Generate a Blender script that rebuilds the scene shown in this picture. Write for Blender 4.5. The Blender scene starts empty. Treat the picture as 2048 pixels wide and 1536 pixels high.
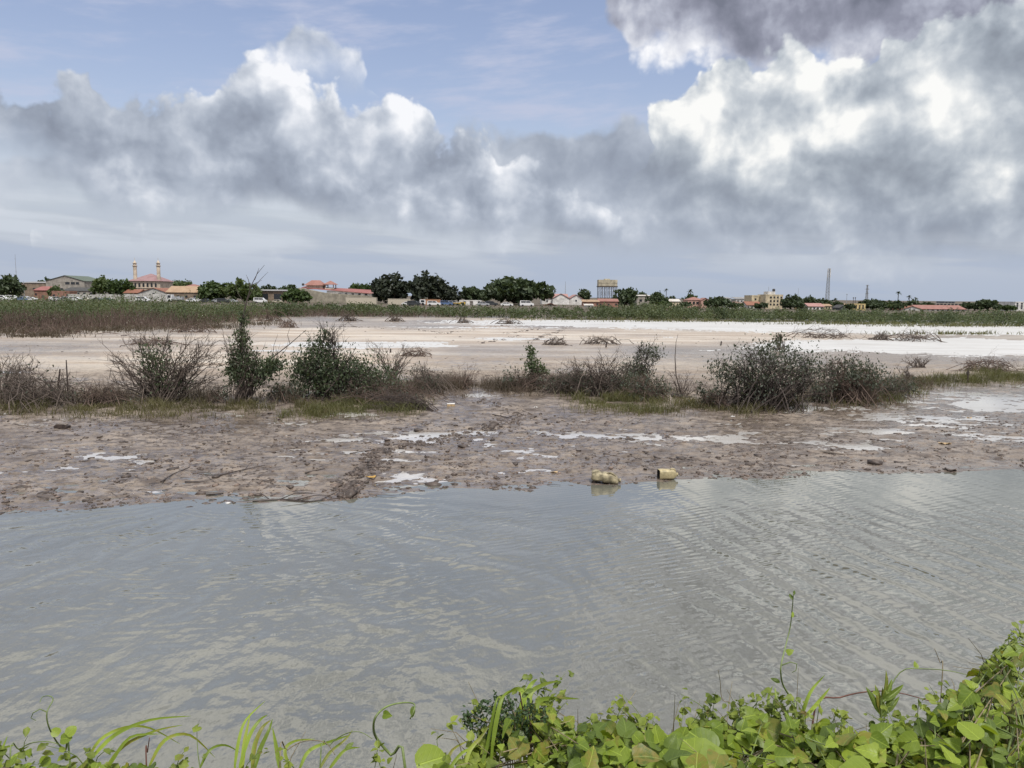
import bpy, bmesh, math, random
import numpy as np
from mathutils import Vector, Matrix, Euler

scene = bpy.context.scene
col = scene.collection
R = math.radians

# ------------------------------------------------------------------ camera
CAM_Z = 3.0
FPX = 1547.0                       # focal length in pixels of the 2048 px wide photograph
TILT = math.atan((768 - 593) / FPX)
ROLL = math.radians(0.56)
cam_data = bpy.data.cameras.new('camera')
cam = bpy.data.objects.new('camera', cam_data)
col.objects.link(cam)
cam.location = (0, 0, CAM_Z)
cam.rotation_mode = 'QUATERNION'
cam.rotation_quaternion = Euler((math.pi / 2 - TILT, 0, 0)).to_quaternion() @ Euler((0, 0, ROLL)).to_quaternion()
cam_data.sensor_width = 36.0
cam_data.lens = 36.0 * FPX / 2048
cam_data.clip_end = 20000
cam_data.clip_start = 0.05
scene.camera = cam


def ray(px, py):
    """direction of a photograph pixel (2048 x 1536) in the world, y component scaled to 1"""
    u, v = (px - 1024) / FPX, (768 - py) / FPX
    u, v = u * math.cos(ROLL) - v * math.sin(ROLL), u * math.sin(ROLL) + v * math.cos(ROLL)
    y = math.cos(TILT) + v * math.sin(TILT)
    z = -math.sin(TILT) + v * math.cos(TILT)
    return u / y, z / y


def G(px, py, z=0.0):
    """ground point seen at a pixel"""
    a, b = ray(px, py)
    Y = (z - CAM_Z) / b
    return Vector((a * Y, Y, z))


def P(px, py, Y):
    """point at depth Y seen at a pixel"""
    a, b = ray(px, py)
    return Vector((a * Y, Y, CAM_Z + b * Y))


def azel(px, py):
    a, b = ray(px, py)
    return math.atan2(a, 1), math.atan2(b, math.hypot(a, 1))


# ------------------------------------------------------------------ exposure and renderer
scene.render.engine = 'CYCLES'
scene.view_settings.view_transform = 'Standard'
scene.view_settings.look = 'None'
scene.view_settings.exposure = 0.0
scene.view_settings.gamma = 1.0
scene.view_settings.use_curve_mapping = False
scene.cycles.use_denoising = True
scene.cycles.max_bounces = 6
scene.cycles.transparent_max_bounces = 8
scene.cycles.caustics_reflective = False
scene.cycles.caustics_refractive = False

SUN_EL, SUN_AZ = R(60), R(158)      # azimuth clockwise from +Y
sun_data = bpy.data.lights.new('sun', 'SUN')
sun_data.energy = 3.5
sun_data.angle = R(8)
sun_data.color = (1.0, 0.955, 0.89)
sun = bpy.data.objects.new('sun', sun_data)
col.objects.link(sun)
sdir = Vector((math.sin(SUN_AZ) * math.cos(SUN_EL), math.cos(SUN_AZ) * math.cos(SUN_EL), math.sin(SUN_EL)))
sun.rotation_euler = sdir.to_track_quat('Z', 'Y').to_euler()
sun.location = (0, 0, 60)


# ------------------------------------------------------------------ node helpers
class S:
    """a float socket with arithmetic"""
    def __init__(s, t, sock): s.t, s.s = t, sock
    def m(s, op, *a, clamp=False):
        n = s.t.nodes.new('ShaderNodeMath'); n.operation = op; n.use_clamp = clamp
        for i, v in enumerate((s,) + a):
            if isinstance(v, S): s.t.links.new(v.s, n.inputs[i])
            else: n.inputs[i].default_value = v
        return S(s.t, n.outputs[0])
    def __add__(s, o): return s.m('ADD', o)
    __radd__ = __add__
    def __sub__(s, o): return s.m('SUBTRACT', o)
    def __rsub__(s, o): return (s * -1.0) + o
    def __mul__(s, o): return s.m('MULTIPLY', o)
    __rmul__ = __mul__
    def __truediv__(s, o): return s.m('DIVIDE', o)
    def clamp(s): return s.m('ADD', 0.0, clamp=True)
    def max(s, o): return s.m('MAXIMUM', o)
    def min(s, o): return s.m('MINIMUM', o)
    def step(s, a, b):
        n = s.t.nodes.new('ShaderNodeMapRange'); n.interpolation_type = 'SMOOTHSTEP'
        s.t.links.new(s.s, n.inputs['Value'])
        for k, v in (('From Min', a), ('From Max', b)):
            if isinstance(v, S): s.t.links.new(v.s, n.inputs[k])
            else: n.inputs[k].default_value = v
        return S(s.t, n.outputs['Result'])
    def lin(s, a, b, c=0.0, d=1.0):
        n = s.t.nodes.new('ShaderNodeMapRange')
        s.t.links.new(s.s, n.inputs['Value'])
        for k, v in (('From Min', a), ('From Max', b), ('To Min', c), ('To Max', d)): n.inputs[k].default_value = v
        return S(s.t, n.outputs['Result'])


class Tree:
    def __init__(s, t): s.t = t
    def n(s, kind, **kw):
        nd = s.t.nodes.new(kind)
        for k, v in kw.items(): setattr(nd, k, v)
        return nd
    def link(s, a, b): s.t.links.new(a.s if isinstance(a, S) else a, b)
    def noise(s, vec, scale, detail=4, rough=0.5, dist=0.0, lac=2.0):
        nd = s.n('ShaderNodeTexNoise')
        s.link(vec, nd.inputs['Vector'])
        for k, v in (('Scale', scale), ('Detail', detail), ('Roughness', rough), ('Distortion', dist), ('Lacunarity', lac)):
            nd.inputs[k].default_value = v
        return S(s.t, nd.outputs['Fac'])
    def puff(s, vec, scale, detail=4, rough=0.5, smooth=0.0):
        nd = s.n('ShaderNodeTexVoronoi', feature='F1' if smooth == 0 else 'SMOOTH_F1')
        nd.normalize = True
        s.link(vec, nd.inputs['Vector'])
        for k, v in (('Scale', scale), ('Detail', detail), ('Roughness', rough)): nd.inputs[k].default_value = v
        if smooth: nd.inputs['Smoothness'].default_value = smooth
        return 1.0 - S(s.t, nd.outputs['Distance'])
    def vmath(s, op, a, b):
        nd = s.n('ShaderNodeVectorMath', operation=op)
        for i, v in enumerate((a, b)):
            if isinstance(v, (tuple, list)): nd.inputs[i].default_value = v
            elif isinstance(v, (int, float)): nd.inputs['Scale'].default_value = v
            elif isinstance(v, S) and op == 'SCALE' and i == 1: s.link(v, nd.inputs['Scale'])
            else: s.link(v, nd.inputs[i])
        return nd.outputs[0]
    def curve(s, x, pts, lo, hi):
        """x in 0..1 -> piecewise profile, pts (x, y)"""
        nd = s.n('ShaderNodeFloatCurve'); c = nd.mapping.curves[0]
        pts = sorted(pts)
        q = [((p[0]), (p[1] - lo) / (hi - lo)) for p in pts]
        c.points[0].location = q[0]; c.points[1].location = q[-1]
        for p in q[1:-1]: c.points.new(*p)
        for p in c.points: p.handle_type = 'VECTOR'
        nd.mapping.update()
        s.link(x, nd.inputs['Value'])
        return S(s.t, nd.outputs[0]) * (hi - lo) + lo
    def ramp(s, fac, stops, interp='LINEAR'):
        nd = s.n('ShaderNodeValToRGB'); nd.color_ramp.interpolation = interp
        e = nd.color_ramp.elements
        while len(e) > 1: e.remove(e[-1])
        e[0].position = stops[0][0]; e[0].color = tuple(stops[0][1]) + (1,)
        for p, c in stops[1:]:
            k = e.new(p); k.color = tuple(c) + (1,)
        s.link(fac, nd.inputs[0])
        return nd.outputs[0]
    def mix(s, fac, a, b, mode='MIX'):
        nd = s.n('ShaderNodeMix', data_type='RGBA', blend_type=mode)
        for v, i in ((fac, 0), (a, 6), (b, 7)):
            if isinstance(v, S): s.link(v, nd.inputs[i])
            elif isinstance(v, (int, float)): nd.inputs[i].default_value = v
            elif isinstance(v, (tuple, list)): nd.inputs[i].default_value = tuple(v) + (1,)
            else: s.link(v, nd.inputs[i])
        return nd.outputs[2]


# ------------------------------------------------------------------ sky
SKY_TINT = (0.176, 0.150, 0.150)
world = bpy.data.worlds.new('World')
scene.world = world
world.use_nodes = True
wt = world.node_tree
wt.nodes.clear()
T = Tree(wt)
world.cycles.sampling_method = 'MANUAL'
world.cycles.sample_map_resolution = 512


def build_sky():
    dirv = T.n('ShaderNodeTexCoord').outputs['Generated']
    sep = T.n('ShaderNodeSeparateXYZ'); T.link(dirv, sep.inputs[0])
    x, y, z = (S(wt, o) for o in sep.outputs)
    az = x.m('ARCTAN2', y)
    el0 = z.m('ARCSINE')

    def vec(a, e):
        n = T.n('ShaderNodeCombineXYZ'); T.link(a, n.inputs[0]); T.link(e, n.inputs[1])
        return n.outputs[0]

    def noise2(v, scale, detail, rough=0.5, color=False):
        nd = T.n('ShaderNodeTexNoise', noise_dimensions='2D'); T.link(v, nd.inputs['Vector'])
        nd.inputs['Scale'].default_value = scale; nd.inputs['Detail'].default_value = detail
        nd.inputs['Roughness'].default_value = rough
        return nd.outputs['Color'] if color else S(wt, nd.outputs['Fac'])

    def puff2(v, scale, detail, rough=0.5, smooth=0.0):
        nd = T.n('ShaderNodeTexVoronoi', voronoi_dimensions='2D', feature='SMOOTH_F1' if smooth else 'F1')
        nd.normalize = True; T.link(v, nd.inputs['Vector'])
        nd.inputs['Scale'].default_value = scale; nd.inputs['Detail'].default_value = detail
        nd.inputs['Roughness'].default_value = rough
        if smooth: nd.inputs['Smoothness'].default_value = smooth
        return 1.0 - S(wt, nd.outputs['Distance'])

    v0 = vec(az, el0)
    wc = noise2(v0, 13.0, 2.5, 0.5, True)
    ws = T.n('ShaderNodeSeparateColor'); T.link(wc, ws.inputs[0])
    wx = (S(wt, ws.outputs[0]) - 0.5) * 0.085
    wy = (S(wt, ws.outputs[1]) - 0.5) * 0.085
    azw, el = az + wx, el0 + wy * 0.8
    AZ0 = R(37)
    # profile coordinate: the clouds in view, carried on all the way round
    ax = (azw + AZ0).m('PINGPONG', 2 * AZ0) / (2 * AZ0)

    def prof(pts, lo=-0.1, hi=0.55):
        q = []
        for px, py in pts:
            a, e = azel(px, py)
            q.append((min(1, max(0, (a + AZ0) / (2 * AZ0))), e))
        q = [(0.0, q[0][1])] + [p for p in q if 0.001 < p[0] < 0.999] + [(1.0, q[-1][1])]
        return T.curve(ax, q, lo, hi)

    sky = T.n('ShaderNodeTexSky', sky_type='NISHITA')
    sky.sun_disc = False
    sky.sun_elevation = SUN_EL
    sky.sun_rotation = SUN_AZ
    sky.air_density = 1.2; sky.dust_density = 2.2; sky.ozone_density = 1.6
    base = T.mix(1.0, sky.outputs[0], SKY_TINT, 'MULTIPLY')

    # billow field, and the same a little nearer the sun: the difference is the relief of the puffs
    ox, oy = 0.010, 0.018
    p0 = vec(az + wx * 0.2, el0 + wy * 0.2)
    p1 = vec(az + wx * 0.2 + ox, el0 + wy * 0.2 + oy)
    b0 = puff2(p0, 24.0, 3.0, 0.55)
    b1 = puff2(p1, 24.0, 2.0, 0.55)
    n0 = noise2(p0, 8.0, 6.0, 0.55)          # big soft masses
    n1 = noise2(vec(az + wx * 0.2 + ox * 2.5, el0 + wy * 0.2 + oy * 2.5), 8.0, 4.0, 0.55)
    relief = (b0 - b1) * 0.95 + (n0 - n1) * 2.4
    edge_n = (b0 - 0.66) * 0.060 + (n0 - 0.5) * 0.045

    # ---- high thin cloud streaks
    st = noise2(vec(az * 3.0 + el0 * 1.2, el0 * 15.0 - az * 1.5), 1.7, 5.0, 0.6)
    c = T.mix(st.step(0.44, 0.80) * el0.step(0.08, 0.2) * 0.75, base, (0.55, 0.585, 0.735))
    # ---- pale air near the horizon
    c = T.mix(el0.step(0.19, 0.02) * 0.9, c, (0.465, 0.535, 0.66))
    low = noise2(vec(az * 2.4, el0 * 22.0 + az * 0.9), 1.6, 4.0, 0.5)
    c = T.mix(low.step(0.40, 0.62) * el0.step(0.02, 0.07) * el0.step(0.17, 0.10) * 0.75, c, (0.63, 0.68, 0.755))
    c = T.mix(low.step(0.50, 0.36) * el0.step(0.13, 0.03) * 0.45, c, (0.40, 0.475, 0.62))

    STOPS = [(0.0, (0.265, 0.30, 0.375)), (0.25, (0.335, 0.38, 0.465)), (0.5, (0.45, 0.50, 0.59)),
             (0.70, (0.60, 0.645, 0.725)), (0.86, (0.77, 0.80, 0.86)), (1.0, (0.94, 0.95, 0.985))]

    def tone(pts):
        q = []
        for px, v in pts:
            a, e = azel(px, 300)
            q.append((min(1, max(0, (a + AZ0) / (2 * AZ0))), v))
        q = [(0.0, q[0][1])] + [p for p in q if 0.001 < p[0] < 0.999] + [(1.0, q[-1][1])]
        return T.curve(ax, q, -1.0, 1.0)

    def layer(c, top, bot, edge=0.012, hi=0.88, lo=0.42, rim=0.085, lo_soft=0.04, dark=0.14, amp=1.0, opac=1.0, rough=1.0, stops=STOPS, bright=None, lump=0.6):
        """a bank of cumulus between two profiles (elevation as a function of azimuth)"""
        f = (top - el) + edge_n * amp
        g = (el0 - bot) + (n0 - 0.5) * 0.09
        m = f.step(0.0, edge) * g.step(-lo_soft * 0.4, lo_soft)
        if opac < 1: m = m * opac
        rimw = f.step(rim, 0.0)
        if bright is not None: rimw = rimw * bright
        lit = rimw * (hi - lo) + lo + relief * (rimw * 0.4 + 0.55) * rough + (n0 - 0.5) * lump
        lit = (lit - g.step(0.10, 0.0) * dark) * 0.88 + 0.075
        return T.mix(m, c, T.ramp(lit, stops, 'LINEAR'))

    # ---- dark upper cloud, right, and what drifts overhead
    f_up = prof([(0, -700), (500, -700), (1000, -600), (1170, -200), (1215, 40), (1245, 120), (1300, 125), (1500, 150), (1750, 170), (2048, 220)], -0.1, 0.9)
    g = (el - f_up) + edge_n * 1.2
    m_up = g.step(-0.004, 0.03)
    lit = g.step(0.06, 0.0) * 0.26 + 0.33 + relief * 0.7 + (n0 - 0.5) * 1.25 + (az.step(0.34, 0.12) * 0.22)
    lit = lit * 0.72 + 0.23
    cc = T.ramp(lit, [(0.0, (0.19, 0.205, 0.265)), (0.3, (0.29, 0.305, 0.385)), (0.55, (0.46, 0.485, 0.58)),
                      (0.8, (0.74, 0.76, 0.83)), (1.0, (1.0, 1.0, 1.02))])
    c = T.mix(m_up, c, cc)
    # ---- broken cloud overhead, out of view, its brightness shaped for reflections in the water
    ov = noise2(v0, 3.4, 5.0, 0.52)
    oc = T.ramp(ov + relief * 0.25, [(0.36, (0.50, 0.53, 0.60)), (0.47, (0.76, 0.78, 0.81)), (0.57, (1.0, 1.0, 1.0))])
    c = T.mix(el0.step(0.37, 0.52) * ov.step(0.30, 0.46), c, oc)
    # ---- small cloud hanging above the left bank
    c = layer(c, prof([(0, 900), (470, 800), (500, 120), (520, 72), (570, 52), (600, 25), (650, 35), (690, 60), (725, 90), (750, 135), (765, 190), (790, 800), (2048, 900)]),
              prof([(0, 150), (560, 150), (700, 170), (2048, 150)]), edge=0.02, hi=0.82, lo=0.62, lo_soft=0.05, amp=0.8, opac=0.97, rough=0.7, dark=0.08)
    # ---- tiny bright clouds low over the town, left
    c = layer(c, prof([(0, 640), (30, 640), (50, 458), (80, 452), (115, 470), (140, 442), (175, 465), (190, 640), (262, 640), (275, 472), (300, 467), (330, 490), (345, 640),
                       (500, 640), (525, 492), (560, 468), (590, 480), (615, 472), (640, 500), (655, 640), (2048, 640)]),
              prof([(0, 478), (200, 480), (330, 492), (560, 508), (2048, 508)]), edge=0.02, hi=0.92, lo=0.75, lo_soft=0.03, amp=0.5, opac=0.8, dark=0.05)
    # ---- the grey bank behind, middle
    c = layer(c, prof([(0, 300), (700, 300), (850, 290), (930, 250), (1000, 245), (1060, 235), (1110, 258), (1160, 248), (1230, 238), (1290, 262), (1350, 230), (1500, 230), (2048, 230)]),
              prof([(0, 380), (820, 440), (870, 468), (1010, 478), (1150, 498), (1300, 512), (1480, 520), (1600, 515), (1750, 535), (2048, 525)]),
              edge=0.022, hi=0.46, lo=0.40, rim=0.05, dark=0.0, amp=0.8, rough=0.55, lump=0.5)
    # ---- big left bank
    c = layer(c, prof([(0, 172), (60, 178), (100, 160), (130, 150), (190, 148), (215, 185), (255, 182), (275, 208), (340, 205), (400, 190), (440, 165),
                       (460, 142), (490, 118), (520, 108), (550, 128), (565, 158), (620, 160), (680, 163), (700, 190), (715, 222), (735, 214), (770, 226),
                       (830, 220), (860, 262), (900, 285), (950, 262), (990, 265), (1010, 305), (1050, 325), (1100, 340), (1150, 355), (1190, 390), (1230, 450), (1290, 520), (1400, 640), (2048, 700)]),
              prof([(0, 312), (100, 365), (200, 395), (300, 410), (420, 425), (520, 430), (700, 440), (820, 452), (960, 470), (1200, 480), (2048, 480)]),
              dark=0.15, bright=tone([(0, 0.30), (150, 0.42), (330, 0.25), (400, 0.55), (470, 0.9), (560, 1.0), (700, 0.95), (760, 0.75), (860, 0.55), (960, 0.42), (1060, 0.30), (1150, 0.12), (1250, 0.0), (2048, 0.0)]))
    # ---- big right cloud
    c = layer(c, prof([(0, 900), (1240, 800), (1275, 300), (1300, 232), (1335, 200), (1380, 175), (1430, 140), (1440, 115), (1490, 93), (1530, 98), (1545, 74), (1570, 62),
                       (1590, 80), (1602, 112), (1640, 115), (1665, 103), (1700, 118), (1730, 142), (1750, 92), (1800, 75), (1850, 40), (1900, 18), (1980, 2), (2048, -10)]),
              prof([(0, 480), (1280, 380), (1400, 440), (1600, 480), (1750, 500), (2048, 505)]),
              rim=0.085, hi=0.76, lo=0.50, lo_soft=0.10, dark=0.0, lump=0.75, rough=1.15, bright=tone([(0, 0.7), (1300, 0.6), (1380, 0.75), (1450, 1.0), (1700, 0.95), (1760, 0.6), (1900, 0.7), (2048, 0.6)]),
              stops=[(p, (r * 1.03, g_ * 1.02, b * 0.965)) for p, (r, g_, b) in STOPS])
    # below the horizon: dull
    c = T.mix(z.step(0.0, -0.03), c, (0.20, 0.19, 0.18))
    bg = T.n('ShaderNodeBackground'); T.link(c, bg.inputs[0])
    bg.inputs[1].default_value = 1.0
    out = T.n('ShaderNodeOutputWorld'); T.link(bg.outputs[0], out.inputs[0])


build_sky()

# ------------------------------------------------------------------ builders
def link(o, parent=None):
    col.objects.link(o)
    if parent is not None: o.parent = parent
    return o


def mesh_obj(name, verts, faces, mat=None, parent=None, smooth=False, loc=None):
    me = bpy.data.meshes.new(name)
    v = np.asarray(verts, dtype=np.float32).reshape(-1, 3)
    if isinstance(faces, np.ndarray):
        k = faces.shape[1]
        me.vertices.add(len(v)); me.vertices.foreach_set('co', v.ravel())
        me.loops.add(faces.size); me.loops.foreach_set('vertex_index', faces.ravel().astype(np.int32))
        me.polygons.add(len(faces)); me.polygons.foreach_set('loop_start', np.arange(0, faces.size, k, dtype=np.int32))
        me.update(calc_edges=True)
    else:
        me.from_pydata([tuple(map(float, p)) for p in v], [], faces); me.update()
    if smooth: me.polygons.foreach_set('use_smooth', np.ones(len(me.polygons), dtype=bool))
    if mat is not None: me.materials.append(mat)
    o = bpy.data.objects.new(name, me)
    if loc is not None: o.location = loc
    return link(o, parent)


def tag(o, label=None, cat=None, group=None, kind=None):
    if label: o['label'] = label
    if cat: o['category'] = cat
    if group: o['group'] = group
    if kind: o['kind'] = kind
    return o


def thing(name, label, cat, loc=(0, 0, 0), rz=0.0, group=None):
    o = bpy.data.objects.new(name, None)
    o.empty_display_size = 0.2
    o.location = loc; o.rotation_euler = (0, 0, rz)
    link(o)
    return tag(o, label, cat, group)


class MB:
    """collects boxes, prisms and tubes into one mesh"""
    def __init__(s): s.v, s.f = [], []
    def add(s, vs, fs):
        b = len(s.v); s.v += [tuple(p) for p in vs]; s.f += [tuple(i + b for i in f) for f in fs]
        return s
    def box(s, x0, x1, y0, y1, z0, z1):
        return s.add([(x0, y0, z0), (x1, y0, z0), (x1, y1, z0), (x0, y1, z0), (x0, y0, z1), (x1, y0, z1), (x1, y1, z1), (x0, y1, z1)],
                     [(0, 3, 2, 1), (4, 5, 6, 7), (0, 1, 5, 4), (1, 2, 6, 5), (2, 3, 7, 6), (3, 0, 4, 7)])
    def prism(s, pts, y0, y1):
        """outline of (x, z) points pulled from y0 to y1"""
        n = len(pts)
        vs = [(x, y0, z) for x, z in pts] + [(x, y1, z) for x, z in pts]
        fs = [tuple(range(n)), tuple(range(2 * n - 1, n - 1, -1))]
        fs += [(i, i + n, (i + 1) % n + n, (i + 1) % n) for i in range(n)]
        return s.add(vs, fs)
    def prism_x(s, pts, x0, x1):
        """outline of (y, z) points pulled from x0 to x1"""
        n = len(pts)
        vs = [(x0, y, z) for y, z in pts] + [(x1, y, z) for y, z in pts]
        fs = [tuple(range(n)), tuple(range(2 * n - 1, n - 1, -1))]
        fs += [(i, i + n, (i + 1) % n + n, (i + 1) % n) for i in range(n)]
        return s.add(vs, fs)
    def lathe(s, prof, cx=0, cy=0, n=12):
        """prof (r, z) turned about a vertical axis"""
        vs, fs = [], []
        for r, z in prof:
            vs += [(cx + r * math.cos(2 * math.pi * i / n), cy + r * math.sin(2 * math.pi * i / n), z) for i in range(n)]
        for k in range(len(prof) - 1):
            fs += [(k * n + i, k * n + (i + 1) % n, (k + 1) * n + (i + 1) % n, (k + 1) * n + i) for i in range(n)]
        fs += [tuple(range(n - 1, -1, -1)), tuple(range((len(prof) - 1) * n, len(prof) * n))]
        return s.add(vs, fs)
    def tube(s, pts, radii, n=5, cap=True):
        pts = [Vector(p) for p in pts]
        if isinstance(radii, (int, float)): radii = [radii] * len(pts)
        vs, fs = [], []
        a = None
        for i, p in enumerate(pts):
            d = (pts[min(i + 1, len(pts) - 1)] - pts[max(i - 1, 0)])
            d = d.normalized() if d.length > 1e-9 else Vector((0, 0, 1))
            if a is None: a = d.orthogonal().normalized()
            else:
                a = a - d * a.dot(d)
                a = a.normalized() if a.length > 1e-6 else d.orthogonal().normalized()
            b = d.cross(a)
            vs += [p + (a * math.cos(2 * math.pi * k / n) + b * math.sin(2 * math.pi * k / n)) * radii[i] for k in range(n)]
        for i in range(len(pts) - 1):
            fs += [(i * n + k, i * n + (k + 1) % n, (i + 1) * n + (k + 1) % n, (i + 1) * n + k) for k in range(n)]
        if cap:
            fs += [tuple(range(n - 1, -1, -1)), tuple(range((len(pts) - 1) * n, len(pts) * n))]
        return s.add(vs, fs)
    def build(s, name, mat, parent=None, smooth=False, loc=None):
        return mesh_obj(name, s.v, s.f, mat, parent, smooth, loc)


# ---- lattice noise for shapes
def vnoise(x, y, seed=0):
    x, y = np.broadcast_arrays(np.asarray(x, dtype=np.float64), np.asarray(y, dtype=np.float64))
    ix, iy = np.floor(x).astype(np.int64), np.floor(y).astype(np.int64)
    fx, fy = x - ix, y - iy
    fx = fx * fx * fx * (fx * (fx * 6 - 15) + 10); fy = fy * fy * fy * (fy * (fy * 6 - 15) + 10)
    def h(i, j):
        k = (i * 374761393 + j * 668265263 + seed * 2246822519) & 0xffffffff
        k = ((k ^ (k >> 13)) * 1274126177) & 0xffffffff
        k = ((k ^ (k >> 16)) * 2654435761) & 0xffffffff
        return (k ^ (k >> 15)) / 4294967295.0
    a, b, c, d = h(ix, iy), h(ix + 1, iy), h(ix, iy + 1), h(ix + 1, iy + 1)
    return (a + (b - a) * fx) * (1 - fy) + (c + (d - c) * fx) * fy


def fbm(x, y, octaves=4, seed=0, gain=0.5):
    t, a, n = 0.0, 1.0, 0.0
    for i in range(octaves):
        t = t + a * (vnoise(x * 2 ** i + i * 17.3, y * 2 ** i - i * 9.1, seed + i) - 0.5); n += a; a *= gain
    return t / n * 2


# ------------------------------------------------------------------ materials
def material(name):
    m = bpy.data.materials.new(name); m.use_nodes = True
    t = m.node_tree; t.nodes.clear()
    X = Tree(t)
    out = X.n('ShaderNodeOutputMaterial')
    return m, X, out


def principled(X, out, **kw):
    b = X.n('ShaderNodeBsdfPrincipled')
    for k, v in kw.items():
        k = k.replace('_', ' ').title().replace('Ior', 'IOR')
        if isinstance(v, (int, float)): b.inputs[k].default_value = v
        elif isinstance(v, (tuple, list)): b.inputs[k].default_value = tuple(v) + (1,) if len(v) == 3 else v
        else: X.link(v, b.inputs[k])
    X.link(b.outputs[0], out.inputs['Surface'])
    return b


def bump(X, bsdf, height, dist, strength=1.0):
    n = X.n('ShaderNodeBump'); X.link(height, n.inputs['Height'])
    n.inputs['Distance'].default_value = dist; n.inputs['Strength'].default_value = strength
    X.link(n.outputs[0], bsdf.inputs['Normal'])
    return n


def scaled(X, src, sx, sy, sz):
    mp = X.n('ShaderNodeMapping'); X.link(src, mp.inputs['Vector']); mp.inputs['Scale'].default_value = (sx, sy, sz)
    return mp.outputs[0]


def attr(X, name):
    a = X.n('ShaderNodeAttribute'); a.attribute_name = name
    return S(X.t, a.outputs['Fac'])


def wall_mat(name, c, rough=0.85, var=0.25, scale=0.6, streak=True):
    """plaster, render or block: blotches, rain streaks and grime"""
    m, X, out = material(name)
    pos = X.n('ShaderNodeNewGeometry').outputs['Position']
    a = X.noise(pos, scale, 5, 0.6)
    s_ = X.noise(scaled(X, pos, 1.6, 1.6, 0.16), 1.2, 4, 0.6)
    dark = tuple(v * (1 - var * 1.3) for v in c); pale = tuple(min(0.9, v * (1 + var * 0.35)) for v in c)
    cc = X.mix(a.step(0.35, 0.68), dark, pale)
    if streak: cc = X.mix(s_.step(0.52, 0.75) * 0.35, cc, tuple(v * 0.45 for v in c))
    principled(X, out, base_color=cc, roughness=rough, specular_ior_level=0.25)
    return m


def roof_mat(name, c, ribs=0.0):
    """sheet metal or tile: rusty, faded patches"""
    m, X, out = material(name)
    pos = X.n('ShaderNodeNewGeometry').outputs['Position']
    a = X.noise(scaled(X, pos, 1, 1, 0.4), 0.45, 5, 0.65)
    cc = X.mix(a.step(0.4, 0.72) * 0.55, c, (c[0] * 0.62, c[1] * 0.5, c[2] * 0.45))
    principled(X, out, base_color=cc, roughness=0.7, specular_ior_level=0.3)
    return m


def flat_mat(name, c, rough=0.6, metallic=0.0, var=0.15, scale=3.0):
    m, X, out = material(name)
    pos = X.n('ShaderNodeNewGeometry').outputs['Position']
    a = X.noise(pos, scale, 4, 0.6)
    cc = X.mix(a.step(0.3, 0.7), tuple(v * (1 - var) for v in c), tuple(min(1, v * (1 + var)) for v in c))
    principled(X, out, base_color=cc, roughness=rough, metallic=metallic)
    return m


def leaf_mat(name, c_dark, c_light, trans=0.35, scale=1.2, rough=0.5, brown=None, objrand=False, spec=0.3):
    """leaves: clump-sized shifts of green, thin enough to let light through"""
    m, X, out = material(name)
    pos = X.n('ShaderNodeNewGeometry').outputs['Position']
    if objrand:
        f = S(X.t, X.n('ShaderNodeObjectInfo').outputs['Random'])
        f = f * 0.75 + X.noise(pos, 18, 2, 0.5) * 0.35 - 0.05
    else:
        f = X.noise(pos, scale, 3, 0.6).step(0.32, 0.7)
        f = f * 0.65 + X.noise(pos, scale * 9, 2, 0.5).step(0.3, 0.7) * 0.35
    cc = X.mix(f.clamp(), c_dark, c_light)
    if brown:
        cc = X.mix(X.noise(pos, scale * 2.3, 3, 0.6).step(0.56, 0.72) * 0.8, cc, brown)
    b = principled(X, out, base_color=cc, roughness=rough, specular_ior_level=spec)
    if trans > 0:
        t = X.n('ShaderNodeBsdfTranslucent')
        X.link(X.mix(1.0, cc, (1.35, 1.35, 0.6), 'MULTIPLY'), t.inputs['Color'])
        mx = X.n('ShaderNodeMixShader'); mx.inputs[0].default_value = trans
        X.link(b.outputs[0], mx.inputs[1]); X.link(t.outputs[0], mx.inputs[2])
        X.link(mx.outputs[0], out.inputs['Surface'])
    return m


# ------------------------------------------------------------------ lie of the land
SHORE = [(-700, 1090), (-200, 1045), (0, 1030), (150, 1022), (300, 1008), (450, 1008), (600, 1005), (700, 998), (800, 990), (900, 976), (1060, 978), (1120, 968), (1200, 972),
         (1350, 962), (1500, 955), (1700, 945), (1850, 947), (2048, 936), (2300, 925), (2800, 900)]
_sp = [G(*p) for p in SHORE]
_sx, _sy = np.array([p.x for p in _sp]), np.array([p.y for p in _sp])
RIDGE_PX = [(-300, 800), (0, 800), (300, 800), (600, 795), (860, 775), (960, 765), (1150, 770), (1400, 800), (1600, 795), (1800, 770), (2048, 750), (2400, 735)]
_rp = [G(*p) for p in RIDGE_PX]
_rx, _ry = np.array([p.x for p in _rp]), np.array([p.y for p in _rp])


def shore_y(x): return np.interp(x, _sx, _sy)
def ridge_y(x): return np.interp(x, _rx, _ry)


def smooth(a, b, v):
    t = np.clip((v - a) / (b - a), 0, 1); return t * t * (3 - 2 * t)


def base_h(x, y):
    s = y - shore_y(x) + fbm(x * 0.9, y * 0.9, 3, 5) * 0.35
    up = 0.012 + 0.0075 * np.minimum(s, 9)
    h = np.where(s > 0, up * smooth(-0.2, 0.8, s), np.maximum(0.10 * s, -0.5))
    r = np.exp(-((y - ridge_y(x)) / 2.2) ** 2) * 0.13
    gap = np.exp(-((x - G(965, 790).x) / 1.0) ** 2)          # the muddy way through the scrub
    h = h + r * (1 - 0.9 * gap) * (s > 0)
    return h - (0.55 + 1.7 * smooth(0.03, 0.2, x / np.maximum(y, 1.0))) * smooth(112, 175, y)


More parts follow.
